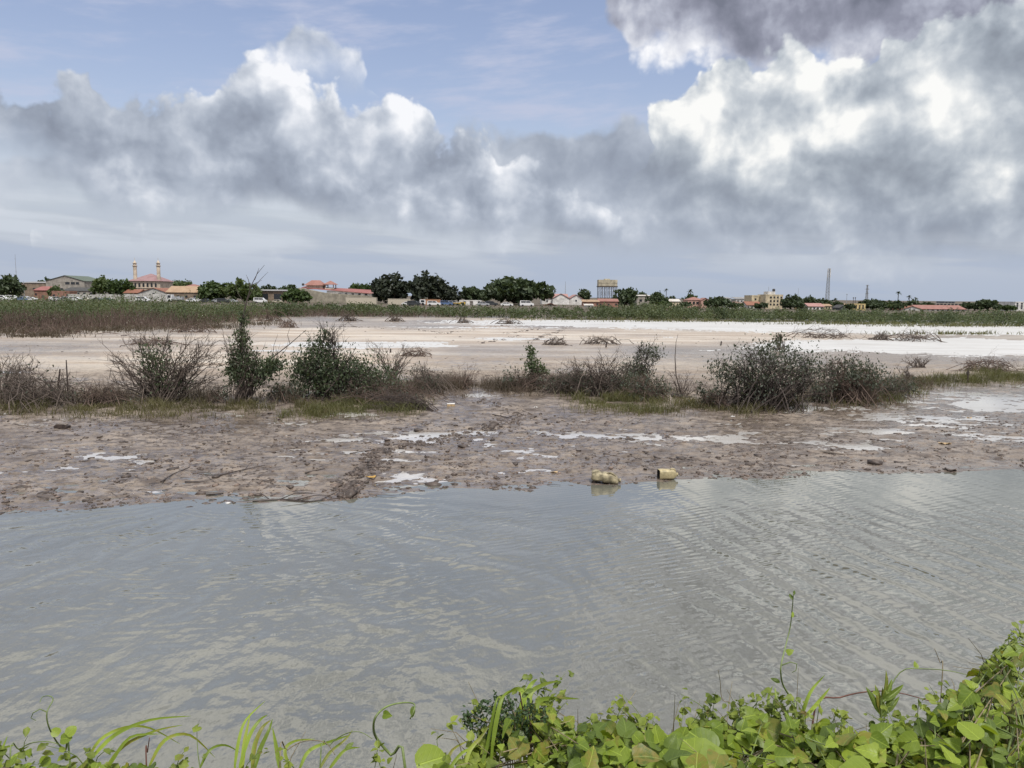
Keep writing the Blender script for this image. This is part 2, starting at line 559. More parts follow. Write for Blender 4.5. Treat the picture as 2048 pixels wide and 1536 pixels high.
def detail_h(x, y):
    s = y - shore_y(x)
    near = smooth(-0.5, 1.0, s) * (1 - smooth(20, 40, y) * 0.75)
    d = fbm(x * 0.55, y * 0.8, 3, 11) * 0.030 + fbm(x * 1.7, y * 3.4, 4, 23, 0.62) * 0.050
    k = fbm(x * 6.0, y * 7.5, 3, 31, 0.6)
    d = d + np.sign(k) * np.abs(k) ** 1.3 * 0.035
    return d * near


# where water stands on the mud: pixel ellipses turned into patches of ground (px, py, rx, ry, level)
GROUND_FAR = -0.45
POOLS = [(700, 884, 110, 9, .9), (870, 876, 130, 10, 1.), (960, 868, 60, 6, .9), (1130, 872, 170, 10, .9), (1260, 890, 80, 8, .7), (1060, 905, 60, 4, .6),
         (965, 792, 40, 10, 1.), (985, 815, 30, 6, .8), (1180, 845, 90, 6, .5), (1100, 858, 60, 5, .6),
         (1980, 810, 150, 22, 1.25), (1880, 845, 170, 16, 1.15), (1750, 865, 110, 9, 1.0), (1640, 862, 60, 8, .7), (2030, 860, 70, 16, .8), (1990, 880, 90, 5, .7), (1950, 910, 120, 5, .6),
         (1480, 925, 60, 16, .55), (1380, 905, 60, 8, .5), (1700, 925, 100, 8, .5), (1880, 935, 150, 8, .6), (1300, 940, 60, 12, .7),
         (1060, 945, 150, 16, .8), (850, 960, 130, 20, .9), (700, 985, 60, 12, .7), (950, 985, 160, 12, .9),
         (300, 985, 160, 12, .7), (60, 1000, 110, 18, .7), (420, 1005, 140, 8, .8), (20, 905, 40, 8, .8), (160, 905, 60, 5, .45), (420, 912, 50, 4, .5), (330, 945, 12, 3, .6),
         (20, 748, 30, 2, .8), (560, 705, 90, 4, .8), (720, 693, 190, 7, 1.), (850, 688, 80, 4, .8), (1020, 680, 90, 3.5, .9), (1330, 676, 70, 2.5, .7), (320, 705, 40, 2, .6),
         (1500, 652, 480, 8, 1.1), (1800, 660, 460, 9, 1.15), (1250, 646, 260, 5, .9), (2100, 655, 420, 12, 1.1), (1850, 698, 260, 14, 1.1), (2060, 697, 200, 16, 1.15), (1640, 702, 160, 10, .8),
         (1450, 705, 130, 6, .6), (950, 657, 260, 4, .7), (880, 640, 200, 2.0, .6)]
_pool = []
for px, py, rx, ry, lv in POOLS:
    c = G(px, py); a = G(px + rx, py); n_, f_ = G(px, py + ry), G(px, py - ry)
    _pool.append((c.x, 0.5 * (n_.y + f_.y), a.x - c.x, 0.5 * (f_.y - n_.y), lv))


def pool_bias(x, y):
    b = np.zeros(np.broadcast(x, y).shape)
    for cx, cy, rx, ry, lv in _pool:
        q = ((x - cx) / rx) ** 2 + ((y - cy) / ry) ** 2
        b = np.maximum(b, lv * np.exp(-q * 0.45))
    s = y - shore_y(x)
    fs = smooth(0.0, 0.6, s) * (1 - smooth(-3.2, -1.2, y - ridge_y(x)))
    right = smooth(2.5, 6.0, x)
    return np.maximum(b, fs * (0.50 + 0.24 * right + 0.20 * np.exp(-s / 1.2)) * (0.55 + 0.75 * vnoise(x * .45 + 3, y * .9, 44)))


def pool_z(x, y):
    """level of the standing water"""
    b = pool_bias(x, y)
    flat = 1 - smooth(22, 40, y) * 0.55
    return base_h(x, y) + (-0.062 + 0.066 * np.clip(b, 0, 1.25) + 0.045 * smooth(26, 50, y) * np.clip(b, 0, 1) ** 2) * flat


def ground_z(x, y):
    return float(base_h(x, y) + detail_h(x, y))


# ---- mud
def make_ground():
    rows = [7.0]
    while rows[-1] < 105: rows.append(rows[-1] + max(0.022, rows[-1] ** 2 * 0.00021))
    while rows[-1] < 9000: rows.append(rows[-1] * 1.16)
    rows = np.array(rows)
    s = np.concatenate([np.linspace(-3.0, -0.75, 20)[:-1], np.linspace(-0.75, 0.75, 1050), np.linspace(0.75, 3.0, 20)[1:]])
    yy, ss = np.meshgrid(rows, s, indexing='ij')
    xx = ss * yy
    z = base_h(xx, yy)
    d = detail_h(xx, yy)
    pz = pool_z(xx, yy)
    H = z + d
    idx = np.arange(xx.size).reshape(xx.shape)
    f = np.stack([idx[:-1, :-1], idx[:-1, 1:], idx[1:, 1:], idx[1:, :-1]], -1).reshape(-1, 4)
    o = mesh_obj('ground', np.stack([xx, yy, H], -1), f, MAT['mud'], smooth=True)
    wet = np.clip(1 - (H - pz) / 0.065, 0, 1) * (yy < 110)
    sh = yy - shore_y(xx)
    wet = np.maximum(wet, np.exp(-np.maximum(sh, 0) / 1.1) * (yy < 60))
    wet = np.maximum(wet, (0.15 + 0.6 * vnoise(xx * .6, yy * 1.1, 12)) * (1 - smooth(-2.5, 0, yy - ridge_y(xx))))
    wet = np.maximum(wet, 0.45 * smooth(0.1, 0.5, pool_bias(xx, yy)))
    pale = smooth(23, 36, yy) * (1 - smooth(95, 120, yy)) * np.clip(0.75 + fbm(xx * 0.08, yy * 0.05, 3, 77) * 0.9, 0, 1)
    a = o.data.attributes.new('wet', 'FLOAT', 'POINT'); a.data.foreach_set('value', wet.ravel().astype(np.float32))
    a = o.data.attributes.new('pale', 'FLOAT', 'POINT'); a.data.foreach_set('value', pale.ravel().astype(np.float32))
    soil = np.exp(-((yy - ridge_y(xx) + 0.6) / 1.6) ** 2) * np.clip(0.6 + fbm(xx * 0.9, yy * 0.9, 3, 91), 0, 1) * (1 - np.exp(-((xx - G(965, 790).x) / 1.2) ** 2))
    soil = np.maximum(soil, smooth(100, 112, yy))
    a = o.data.attributes.new('soil', 'FLOAT', 'POINT'); a.data.foreach_set('value', soil.ravel().astype(np.float32))
    tag(o, kind='structure')
    # standing water: its own sheet, mud pokes through it
    rows2 = rows[(rows > 9.5) & (rows < 106)][::3]
    s2 = np.linspace(-0.85, 0.85, 420)
    yy, ss = np.meshgrid(rows2, s2, indexing='ij'); xx = ss * yy
    pz = pool_z(xx, yy)
    keep = pool_bias(xx, yy) > 0.12
    fk = keep[:-1, :-1] | keep[1:, 1:] | keep[:-1, 1:] | keep[1:, :-1]
    idx = np.arange(xx.size).reshape(xx.shape)
    f = np.stack([idx[:-1, :-1], idx[:-1, 1:], idx[1:, 1:], idx[1:, :-1]], -1)[fk]
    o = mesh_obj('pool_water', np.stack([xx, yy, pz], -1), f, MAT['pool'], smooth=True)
    tag(o, kind='structure')


MAT = {}


def make_mud():
    m, X, out = material('mud')
    pos = X.n('ShaderNodeNewGeometry').outputs['Position']
    wet, pale, soil = attr(X, 'wet'), attr(X, 'pale'), attr(X, 'soil')
    big = X.noise(pos, 0.55, 5, 0.6)
    mid = X.noise(scaled(X, pos, 0.8, 1.2, 1), 3.2, 6, 0.65)
    fine = X.noise(pos, 26, 4, 0.65)
    c = X.mix(big.step(0.36, 0.66), (0.180, 0.146, 0.120), (0.295, 0.243, 0.196))
    c = X.mix(mid.step(0.46, 0.62) * 0.9, c, (0.082, 0.064, 0.055))
    c = X.mix(mid.step(0.46, 0.28) * 0.5, c, (0.36, 0.31, 0.268))
    pc = X.mix(X.noise(scaled(X, pos, 0.16, 0.8, 1), 0.5, 5, 0.6).step(0.42, 0.62), (0.43, 0.35, 0.275), (0.62, 0.555, 0.475))
    pc = X.mix(X.noise(scaled(X, pos, 0.5, 1.3, 1), 2.2, 5, 0.7).step(0.58, 0.75) * 0.6, pc, (0.24, 0.19, 0.155))
    c = X.mix(pale, c, pc)
    c = X.mix(wet.step(0.25, 0.95) * (1.0 - pale * 0.75) * 0.55, c, (0.10, 0.078, 0.064))
    sc = X.mix(mid.step(0.35, 0.65), (0.07, 0.055, 0.04), (0.13, 0.105, 0.07))
    c = X.mix((soil * (mid * 0.9 + 0.55)).step(0.35, 0.75), c, sc)
    spot = X.noise(scaled(X, pos, 0.7, 1.0, 1), 9.0, 4, 0.7)
    c = X.mix(spot.step(0.55, 0.64) * (1.0 - pale * 0.8) * 0.75, c, (0.062, 0.048, 0.041))
    c = X.mix(fine.step(0.45, 0.75) * 0.35, c, (0.10, 0.08, 0.065))
    ro = (wet.step(0.05, 0.75) * -0.62 + 0.76 + pale * 0.34 + (mid - 0.5) * 0.5).m('MAXIMUM', 0.10)
    b = principled(X, out, base_color=c, roughness=ro, specular_ior_level=0.35)
    bump(X, b, (mid * 0.6 + fine * 0.35) * (1.0 - wet.step(0.2, 0.9) * 0.75), 0.03, 0.7)
    MAT['mud'] = m

    m, X, out = material('pool water')
    pos = X.n('ShaderNodeNewGeometry').outputs['Position']
    n = X.noise(scaled(X, pos, 1, 2.2, 1), 5.0, 3, 0.5)
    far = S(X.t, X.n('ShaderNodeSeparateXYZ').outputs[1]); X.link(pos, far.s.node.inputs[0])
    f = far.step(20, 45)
    c = X.mix(f, (0.46, 0.44, 0.42), (0.57, 0.565, 0.555))  # pale silt colour, whitened with distance in place of bright sky reflection
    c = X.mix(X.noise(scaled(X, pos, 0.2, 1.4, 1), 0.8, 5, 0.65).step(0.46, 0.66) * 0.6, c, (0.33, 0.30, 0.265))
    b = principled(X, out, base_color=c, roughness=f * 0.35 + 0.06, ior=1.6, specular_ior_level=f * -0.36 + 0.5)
    bump(X, b, n, 0.004, 1.0)
    MAT['pool'] = m


def make_water():
    m, X, out = material('channel water')
    pos = X.n('ShaderNodeNewGeometry').outputs['Position']
    sp = X.n('ShaderNodeSeparateXYZ'); X.link(pos, sp.inputs[0])
    x, y = S(X.t, sp.outputs[0]), S(X.t, sp.outputs[1])
    wn = X.noise(pos, 0.7, 2, 0.5) - 0.5
    wn2 = X.noise(pos, 2.4, 2, 0.5) - 0.5
    wn3 = X.noise(scaled(X, pos, 1.0, 0.6, 1), 8.0, 3, 0.5) - 0.5
    # long swell crests that run away from the bank, right
    ph = (x * 0.96 + y * 0.30) * (2 * math.pi / 0.37) + wn * 8.0 + wn2 * 2.4
    w1 = ph.m('SINE'); w1 = w1 + (ph * 2.0 + 0.6 + wn2 * 2.5).m('SINE') * 0.22
    a1 = (x * 0.9 + y * -0.12).step(-1.6, 2.2) * (y.step(11.5, 6.5) * 0.75 + 0.25)
    # short wind ripples across them, far right
    ph2 = (x * 0.45 - y * 0.9) * (2 * math.pi / 0.115) + wn * 9.0 + wn2 * 5.0 + wn3 * 2.0
    w2 = ph2.m('SINE') * (X.noise(pos, 3.1, 2, 0.5).step(0.4, 0.7) * 0.8 + 0.2)
    a2 = (x * 0.8 + y * 0.35).step(0.8, 4.5)
    # crests fanning out from the point of the shore, left
    cx, cy = G(485, 1012).x, G(485, 1012).y + 0.7
    dx, dy = x - cx, cy - y
    th = dx.m('ARCTAN2', dy)
    r = (dx * dx + dy * dy).m('SQRT')
    ph3 = th * 40.0 + wn * 12.0 + wn2 * 6.0
    w3 = ph3.m('SINE') * r.lin(0, 6, 0.12, 1.0)
    a3 = x.step(1.6, -0.8) * r.step(0.6, 2.2)
    ph4 = r * (2 * math.pi / 0.13) + wn * 6.0 + wn2 * 4.0 + wn3 * 1.5
    w4 = ph4.m('SINE') * (X.noise(pos, 2.2, 3, 0.6).step(0.45, 0.7))
    a4 = x.step(2.4, -1.0) * y.step(5.5, 7.5)
    chop = wn3 * 0.012
    amp = X.noise(pos, 0.9, 2, 0.5).step(0.3, 0.65) * 0.75 + 0.25
    h = w1 * a1 * amp * 0.0135 + w2 * a2 * 0.0019 + w3 * a3 * 0.0072 + w4 * a4 * 0.0020 + chop * (y.step(10.5, 5.5) * 0.75 + 0.15) * (1.0 - a1 * 0.55) + wn2 * 0.006
    calm = (y + x * -0.06).step(11.4, 9.8) * 0.75 + 0.25
    h = h * calm
    c = X.mix(X.noise(pos, 0.4, 3, 0.5).step(0.3, 0.7), (0.118, 0.118, 0.096), (0.152, 0.151, 0.126))
    b = principled(X, out, base_color=c, roughness=0.022, ior=2.2, specular_ior_level=0.5)
    bump(X, b, h, 1.0, 1.0)
    xs = np.linspace(-40, 40, 41); ys = np.concatenate([[0.5], np.linspace(2, 18, 17)])
    yy, xx = np.meshgrid(ys, xs, indexing='ij')
    idx = np.arange(xx.size).reshape(xx.shape)
    f = np.stack([idx[:-1, :-1], idx[:-1, 1:], idx[1:, 1:], idx[1:, :-1]], -1).reshape(-1, 4)
    o = mesh_obj('water', np.stack([xx, yy, xx * 0], -1), f, m, smooth=True)
    tag(o, kind='structure')


make_mud()
make_ground()
make_water()

# ------------------------------------------------------------------ the town across the flats
rng = np.random.default_rng(7)
random.seed(7)
def ZT_at(px):                  # ground level among the houses
    return float(-0.49 - 1.7 * smooth(0.03, 0.2, (px - 1024) / FPX))


for k, c in dict(concrete=(0.36, 0.33, 0.29), cream=(0.62, 0.53, 0.37), yellow=(0.66, 0.52, 0.26), white=(0.74, 0.72, 0.69), pink=(0.60, 0.38, 0.31),
                 mosque=(0.56, 0.47, 0.38), stone=(0.33, 0.30, 0.24), brown=(0.27, 0.21, 0.16), orange=(0.33, 0.185, 0.14), greywall=(0.50, 0.49, 0.46),
                 dkgrey=(0.13, 0.14, 0.16), minaret=(0.62, 0.52, 0.41)).items():
    MAT['w_' + k] = wall_mat('wall ' + k, c)
for k, c in dict(red=(0.29, 0.12, 0.11), pinkred=(0.38, 0.22, 0.20), orange=(0.37, 0.26, 0.17), rust=(0.26, 0.12, 0.08), grey=(0.27, 0.27, 0.27), tile=(0.30, 0.155, 0.13),
                 green=(0.12, 0.15, 0.12), mauve=(0.30, 0.19, 0.195), pale=(0.55, 0.53, 0.49), brown=(0.20, 0.13, 0.10), dark=(0.07, 0.07, 0.07)).items():
    MAT['r_' + k] = roof_mat('roof ' + k, c)
MAT['glass'] = flat_mat('dark window', (0.03, 0.033, 0.038), 0.15)
MAT['door'] = flat_mat('door paint', (0.12, 0.10, 0.085), 0.6)
MAT['steel'] = flat_mat('galvanised steel', (0.33, 0.34, 0.35), 0.5, 0.3)
MAT['rust'] = flat_mat('dark rusty steel', (0.085, 0.07, 0.06), 0.8)
MAT['tank'] = wall_mat('tank paint', (0.50, 0.45, 0.34))
MAT['bark'] = flat_mat('bark', (0.10, 0.08, 0.065), 0.9, var=0.4)
MAT['redmast'] = flat_mat('red white mast paint', (0.42, 0.25, 0.23), 0.6)


def H_at(px): return 593 + (px - 1024) * math.tan(ROLL)


def building(name, label, cat, px0, px1, eave, ridge, Y, depth, wall, roof, style, wins=(), door=None, rz=0.0, over=0.35, group=None, base=None):
    """a house standing at depth Y between two pixel columns"""
    c = P(0.5 * (px0 + px1), eave, Y)
    base = ZT_at(0.5 * (px0 + px1))
    t = thing(name, label, cat, (c.x, Y, base), rz, group)
    w = (px1 - px0) * Y / FPX / 2 * 1.006
    ze, zr = c.z - base, P(0.5 * (px0 + px1), ridge, Y).z - base
    d = depth
    MB().box(-w, w, 0, d, 0, ze).build('wall', MAT['w_' + wall], t)
    rm, o = MAT['r_' + roof], over
    th = 0.14
    if style == 'gable_x':
        m = MB().prism_x([(-o, ze - 0.05), (d / 2, zr), (d + o, ze - 0.05), (d + o, ze - 0.05 + th), (d / 2, zr + th), (-o, ze - 0.05 + th)], -w - o, w + o)
        m.build('roof', rm, t)
        MB().prism_x([(0.02, ze), (d - 0.02, ze), (d / 2, zr - 0.05)], -w + 0.02, w - 0.02).build('gable', MAT['w_' + wall], t)
    elif style == 'gable_y':
        m = MB().prism([(-w - o, ze - 0.05), (0, zr), (w + o, ze - 0.05), (w + o, ze - 0.05 + th), (0, zr + th), (-w - o, ze - 0.05 + th)], -o, d + o)
        m.build('roof', rm, t)
        MB().prism([(-w + 0.02, ze), (w - 0.02, ze), (0, zr - 0.05)], 0.02, d - 0.02).build('gable', MAT['w_' + wall], t)
    elif style == 'hip':
        k = min(w, d / 2) * 0.9
        x0, x1, y0, y1 = -w - o, w + o, -o, d + o
        rx0, rx1 = -w + k, w - k
        if rx1 < rx0: rx0 = rx1 = 0
        vs = [(x0, y0, ze), (x1, y0, ze), (x1, y1, ze), (x0, y1, ze), (rx0 - .01, d / 2, zr), (rx1 + .01, d / 2, zr)]
        MB().add(vs, [(0, 1, 5, 4), (1, 2, 5), (2, 3, 4, 5), (3, 0, 4), (3, 2, 1, 0)]).build('roof', rm, t)
    elif style == 'mono':
        MB().prism_x([(-o, ze), (d + o, zr), (d + o, zr + th), (-o, ze + th)], -w - o, w + o).build('roof', rm, t)
    elif style == 'flat':
        MB().box(-w - 0.06, w + 0.06, -0.06, d + 0.06, ze, ze + 0.45 if zr <= ze else zr).build('parapet', MAT['w_' + wall], t)
    for fx, fz, ww, hh in wins:
        x, z = -w + fx * 2 * w, fz * ze
        p = MB().box(x - ww / 2, x + ww / 2, -0.03, 0.04, z - hh / 2, z + hh / 2).build('window', MAT['glass'], t)
        MB().box(x - ww / 2 - 0.1, x + ww / 2 + 0.1, -0.10, -0.032, z - hh / 2 - 0.12, z - hh / 2 - 0.02).build('sill', MAT['w_' + wall], p)
    if door:
        x = -w + door * 2 * w
        MB().box(x - 0.55, x + 0.55, -0.035, 0.03, 0, 2.1).build('door', MAT['door'], t)
    return t, w, ze, zr


def row(n, fz, ww, hh, a=0.1, b=0.9):
    return [(a + (b - a) * (i / max(1, n - 1)), fz, ww, hh) for i in range(n)]


# -- houses, left to right
building('village_house', 'low brown block house behind the broad tree at the left edge', 'house', 42, 92, 566, 563, 430, 10, 'brown', 'grey', 'mono', row(3, 0.6, 1.2, 1.1))
t, w, ze, zr = building('community_hall', 'large grey concrete hall with stepped curved gable and dark strip window', 'hall', 92, 168, 562, 551, 400, 22, 'concrete', 'green', 'gable_y',
                        [(0.56, 0.88, 2.3, 1.2), (0.70, 0.88, 2.1, 1.2), (0.82, 0.88, 1.6, 1.2), (0.25, 0.55, 1.2, 1.0), (0.4, 0.55, 1.2, 1.0)])
building('long_shed', 'long low shed with dark roof in front of the grey hall', 'shed', 124, 188, 582, 575, 385, 8, 'concrete', 'dark', 'mono', row(5, 0.7, 1.3, 0.9))
building('apartment_block', 'small pale yellow block beside the grey concrete hall', 'building', 167, 190, 560, 559, 415, 10, 'yellow', 'pale', 'flat', row(3, 0.84, 0.9, 0.9, .2, .8) + row(3, 0.58, 0.9, 0.9, .2, .8))
building('shack', 'red roofed shack among the parked vehicles under the grey hall', 'shack', 68, 102, 581, 573, 345, 6, 'orange', 'red', 'mono', row(2, 0.6, 0.9, 0.8), door=0.5)
building('shack', 'rust red market shack with flat roof left of the compound wall', 'shack', 104, 138, 584, 584.5, 330, 6, 'orange', 'rust', 'flat', row(2, 0.6, 1.0, 0.8), door=0.6)
building('warehouse', 'white gabled warehouse behind the grey compound wall', 'warehouse', 276, 338, 587, 576, 335, 18, 'greywall', 'rust', 'gable_y', [(0.5, 0.95, 1.0, 0.8)], door=0.3)
building('shed', 'rusty roofed shed leaning on the white gabled warehouse', 'shed', 248, 276, 586, 579, 340, 9, 'brown', 'rust', 'gable_x')
building('village_house', 'brown house with pale orange roof beside a white truck', 'house', 333, 395, 585, 572.5, 330, 12, 'brown', 'orange', 'gable_x', row(4, 0.55, 1.0, 1.0), door=0.45)
building('village_house', 'house with faded red roof behind the orange roofed one', 'house', 358, 398, 576, 568, 365, 12, 'cream', 'tile', 'hip', row(3, 0.6, 1.0, 1.0))
building('open_shed', 'dark open shed with thin flat roof left of the red roofed compound', 'shed', 514, 596, 582, 579.5, 335, 10, 'brown', 'grey', 'mono', [(0.2, 0.5, 2.6, 2.4), (0.5, 0.5, 3.2, 2.4), (0.78, 0.5, 2.6, 2.4)], over=0.7)

# mosque
ZT = ZT_at(289)
c = P(289, 562, 390)
mq = thing('mosque', 'pink domed-roof mosque with two tall cream minarets and arcade', 'mosque', (c.x, 390, ZT))
mq['label'] = 'mosque with pink pyramid roof and two tall cream minarets'
k = 390 / FPX
ze, zr = P(289, 562, 390).z - ZT, P(287, 546.5, 390).z - ZT
W = 30 * k
MB().box(-W, W, 0.0, 15, 0, ze).build('wall', MAT['w_mosque'], mq)
MB().add([(-W - .8, -0.8, ze), (W + .8, -0.8, ze), (W + .8, 15.8, ze), (-W - .8, 15.8, ze), (-0.3, 7.5, zr), (0.3, 7.5, zr)],
         [(0, 1, 5, 4), (1, 2, 5), (2, 3, 4, 5), (3, 0, 4), (3, 2, 1, 0)]).build('roof', MAT['r_mauve'], mq)
for i in range(6):
    x = -W * 0.62 + i * W * 0.27
    MB().prism([(x - .5, ze - 3.0), (x + .5, ze - 3.0), (x + .5, ze - 1.5), (x + .3, ze - 1.1), (x, ze - 0.95), (x - .3, ze - 1.1), (x - .5, ze - 1.5)], -0.05, 0.06).build('window', MAT['glass'], mq)
MB().box(-W - .3, W + .3, -0.32, -0.05, ze - 3.5, ze - 3.2).build('balcony', MAT['w_minaret'], mq)
for px in (268, 315):
    x = P(px, 560, 390).x - c.x
    zz = lambda py: P(px, py, 390).z - ZT
    r = 3.6 * k
    mi = MB().lathe([(r * 1.02, 0), (r, zz(556)), (r * .94, zz(535)), (r * .94, zz(533.2))], x, 1.5, 10).build('minaret', MAT['w_minaret'], mq, smooth=False)
    MB().lathe([(r * 1.0, zz(533.2)), (r * 1.28, zz(532)), (r * 1.28, zz(530.8)), (r * .9, zz(530.5)), (r * .85, zz(527)), (r * 1.2, zz(526.6)), (r * 1.2, zz(525.6))], x, 1.5, 10).build('gallery', MAT['w_mosque'], mi)
    MB().lathe([(r * .8, zz(525.6)), (r * .62, zz(523.6)), (r * .3, zz(521.5)), (r * .1, zz(519.5)), (0.06, zz(515))], x, 1.5, 10).build('spire', MAT['w_minaret'], mi)

# red-roofed compound
c = P(673, 580, 340); k = 340 / FPX
rc = thing('roofed_compound', 'long beige compound with sloping red roof and two rooftop pavilions', 'building', (c.x, 340, ZT))
X_ = lambda px: (px - 673) * k
Z_ = lambda px, py: P(px, py, 340).z - ZT
MB().prism([(X_(597), 0), (X_(755), 0), (X_(755), Z_(755, 593)), (X_(650), Z_(650, 586)), (X_(597), Z_(597, 575.5))], 0, 5).build('wall', MAT['w_stone'], rc)
MB().prism([(X_(648), Z_(648, 590)), (X_(755), Z_(755, 596)), (X_(755), Z_(755, 586.5)), (X_(648), Z_(648, 581))], 5.02, 14).build('upper_wall', MAT['w_white'], rc)
for i in range(7):
    px = 660 + i * 13.5
    MB().box(X_(px) - .55, X_(px) + .55, 4.96, 5.06, Z_(px, 591) + .0, Z_(px, 591) + .95).build('window', MAT['glass'], rc)
q = [(X_(597), 4.4, Z_(597, 575)), (X_(755), 4.4, Z_(755, 588)), (X_(755), 12, Z_(755, 580.5)), (X_(597), 12, Z_(597, 571.5))]
MB().add(q + [(a, b, d - 0.2) for a, b, d in q], [(0, 1, 2, 3), (7, 6, 5, 4), (0, 4, 5, 1), (1, 5, 6, 2), (2, 6, 7, 3), (3, 7, 4, 0)]).build('roof', MAT['r_red'], rc)
for p0, p1, e, r_ in ((604, 641, 570, 559.5), (642, 663, 568.5, 560.5)):
    pv = MB().box(X_(p0 + 2), X_(p1 - 2), 6, 11, Z_(p0, 578), Z_(p0, e)).build('pavilion', MAT['w_mosque'], rc) if p0 < 630 else None
    if pv is None:
        pv = MB().box(X_(p0 + 1.5), X_(p1 - 1.5), 5.8, 11.2, Z_(p0, 578), Z_(p0, 576)).build('pavilion', MAT['w_mosque'], rc)
        for xx in (X_(p0 + 2.5), X_(p1 - 2.5)):
            for yy in (6.2, 10.8): MB().box(xx - .18, xx + .18, yy - .18, yy + .18, Z_(p0, 576) + .01, Z_(p0, e)).build('post', MAT['w_mosque'], pv)
    xm = X_(0.5 * (p0 + p1)); hw = X_(p1) - X_(0.5 * (p0 + p1)) + .5
    rx = hw * (0.42 if p0 < 630 else 0.05)
    MB().add([(xm - hw, 5.2, Z_(p0, e)), (xm + hw, 5.2, Z_(p0, e)), (xm + hw, 11.8, Z_(p0, e)), (xm - hw, 11.8, Z_(p0, e)), (xm - rx, 8.5, Z_(p0, r_)), (xm + rx, 8.5, Z_(p0, r_))],
             [(0, 1, 5, 4), (1, 2, 5), (2, 3, 4, 5), (3, 0, 4), (3, 2, 1, 0)]).build('pavilion_roof', MAT['r_tile'], pv)
MB().lathe([(.35, 0), (.6, .2), (.6, .8), (.3, 1.1)], X_(599.5), 6, 10).build('water_tank', MAT['r_dark'], rc).location = (0, 0, Z_(599, 571))

# right of the big trees
building('kiosk', 'small white flat roofed kiosk between the parked trucks and the broad tree', 'kiosk', 919, 962, 602, 600.5, 300, 6, 'white', 'pale', 'flat', row(3, 0.62, 0.9, 0.9, .25, .9), door=0.55)
building('warehouse', 'white warehouse with pinkish roof and gable beside the broad tree', 'warehouse', 1084, 1136, 597, 588, 380, 20, 'white', 'pinkred', 'gable_x', row(3, 0.55, 0.8, 0.8, .2, .8), rz=0.0)
building('warehouse', 'white gable fronted warehouse nearer the water tower', 'warehouse', 1106, 1138, 597, 587.5, 374, 5, 'white', 'pinkred', 'gable_y')
building('warehouse', 'second white gable fronted warehouse with pinkish roof, beside a thin mast', 'warehouse', 1138.5, 1166, 599, 589.5, 377, 22, 'white', 'pinkred', 'gable_y', [(0.5, 0.8, 0.8, 0.7)])
building('shack', 'brick red lean-to between the white warehouses and the water tower', 'shack', 1166, 1198, 604, 600, 362, 7, 'orange', 'orange', 'mono', row(2, 0.5, 0.9, 0.7))
building('village_house', 'brick red low house with pale roof under the water tower', 'house', 1198, 1236, 603, 598, 366, 9, 'orange', 'tile', 'gable_x', row(3, 0.5, 0.9, 0.7))
building('shack', 'white shack in front of the brick red lean-to', 'shack', 1170, 1186, 611, 608.5, 320, 4, 'white', 'pale', 'mono', [(0.5, 0.6, 0.8, 0.7)])
building('shack', 'brown shack with sagging roof in front of the white warehouse', 'shack', 1090, 1112, 611, 607, 315, 5, 'brown', 'rust', 'gable_y', [(0.5, 0.6, 0.8, 0.7)])
building('village_house', 'grey flat roofed house on posts right of the water tower', 'house', 1274, 1300, 592, 590, 420, 9, 'concrete', 'pale', 'mono', row(2, 0.6, 1.4, 1.2, .3, .7))
building('village_house', 'small cream house with pale roof left of the red roofed pink house', 'house', 1336, 1360, 603, 598.5, 400, 9, 'cream', 'pale', 'gable_x', row(3, 0.5, 0.8, 0.8, .2, .8))
building('village_house', 'pink house with red roof and dark veranda under a palm', 'house', 1376, 1407, 600, 594, 420, 11, 'pink', 'tile', 'hip', row(4, 0.62, 1.3, 1.4, .15, .85))
building('village_house', 'pink side wing with small gable beside the red roofed pink house', 'house', 1403, 1419, 601, 596, 416, 8, 'pink', 'tile', 'gable_y', [(0.35, 0.6, 0.8, 0.9), (0.7, 0.6, 0.8, 0.9)])
building('storehouse', 'grey flat storehouse far behind, left of the cream apartments', 'building', 1441, 1462, 597, 594.5, 560, 12, 'greywall', 'grey', 'mono', row(3, 0.7, 1.2, 0.9, .2, .8))
building('storehouse', 'long grey far roof touching the cream apartments', 'building', 1472, 1502, 598, 594.5, 560, 12, 'greywall', 'grey', 'mono', row(4, 0.7, 1.2, 0.9, .15, .85))
building('village_house', 'white house with brown hip roof left of the cream apartments', 'house', 1458, 1496, 609, 603, 400, 12, 'white', 'brown', 'hip', row(5, 0.5, 0.9, 0.9))
building('village_house', 'low white house with dark red roof in front of the cream apartments', 'house', 1494, 1522, 610.5, 603.5, 385, 10, 'white', 'rust', 'gable_x', row(4, 0.5, 0.9, 0.9))
t, w, ze, zr = building('apartment_block', 'cream apartment block, lower wing without roof', 'building', 1504, 1533, 592.5, 590.5, 430, 14, 'cream', 'pale', 'flat', [(0.72, 0.55, 1.1, 1.0), (0.25, 0.75, 1.0, 1.0), (0.4, 0.45, 1.0, 1.0)])
t['label'] = 'blank sided cream wing of the apartment block'
t, w, ze, zr = building('apartment_block', 'white and cream three storey apartments with rooftop tank', 'building', 1532, 1566, 591, 589, 420, 14, 'cream', 'pale', 'flat',
                        row(4, 0.86, 1.0, 1.0, .3, .9) + row(4, 0.58, 1.0, 1.0, .3, .9) + row(4, 0.32, 1.0, 1.0, .3, .9))
MB().box(-w * .72, w * .15, 1, 8, zr + .02, zr + 1.6).build('stair_house', MAT['w_white'], t)
MB().lathe([(.7, 0), (.8, .3), (.8, 1.2), (.4, 1.5)], 0, 0, 10).build('water_tank', MAT['r_dark'], t).location = (w * .1, 3, zr + 1.62)
MB().tube([(-w * .5, 3, zr + 1.6), (-w * .5, 3, zr + 4.2)], 0.09, 5).build('aerial', MAT['steel'], t)
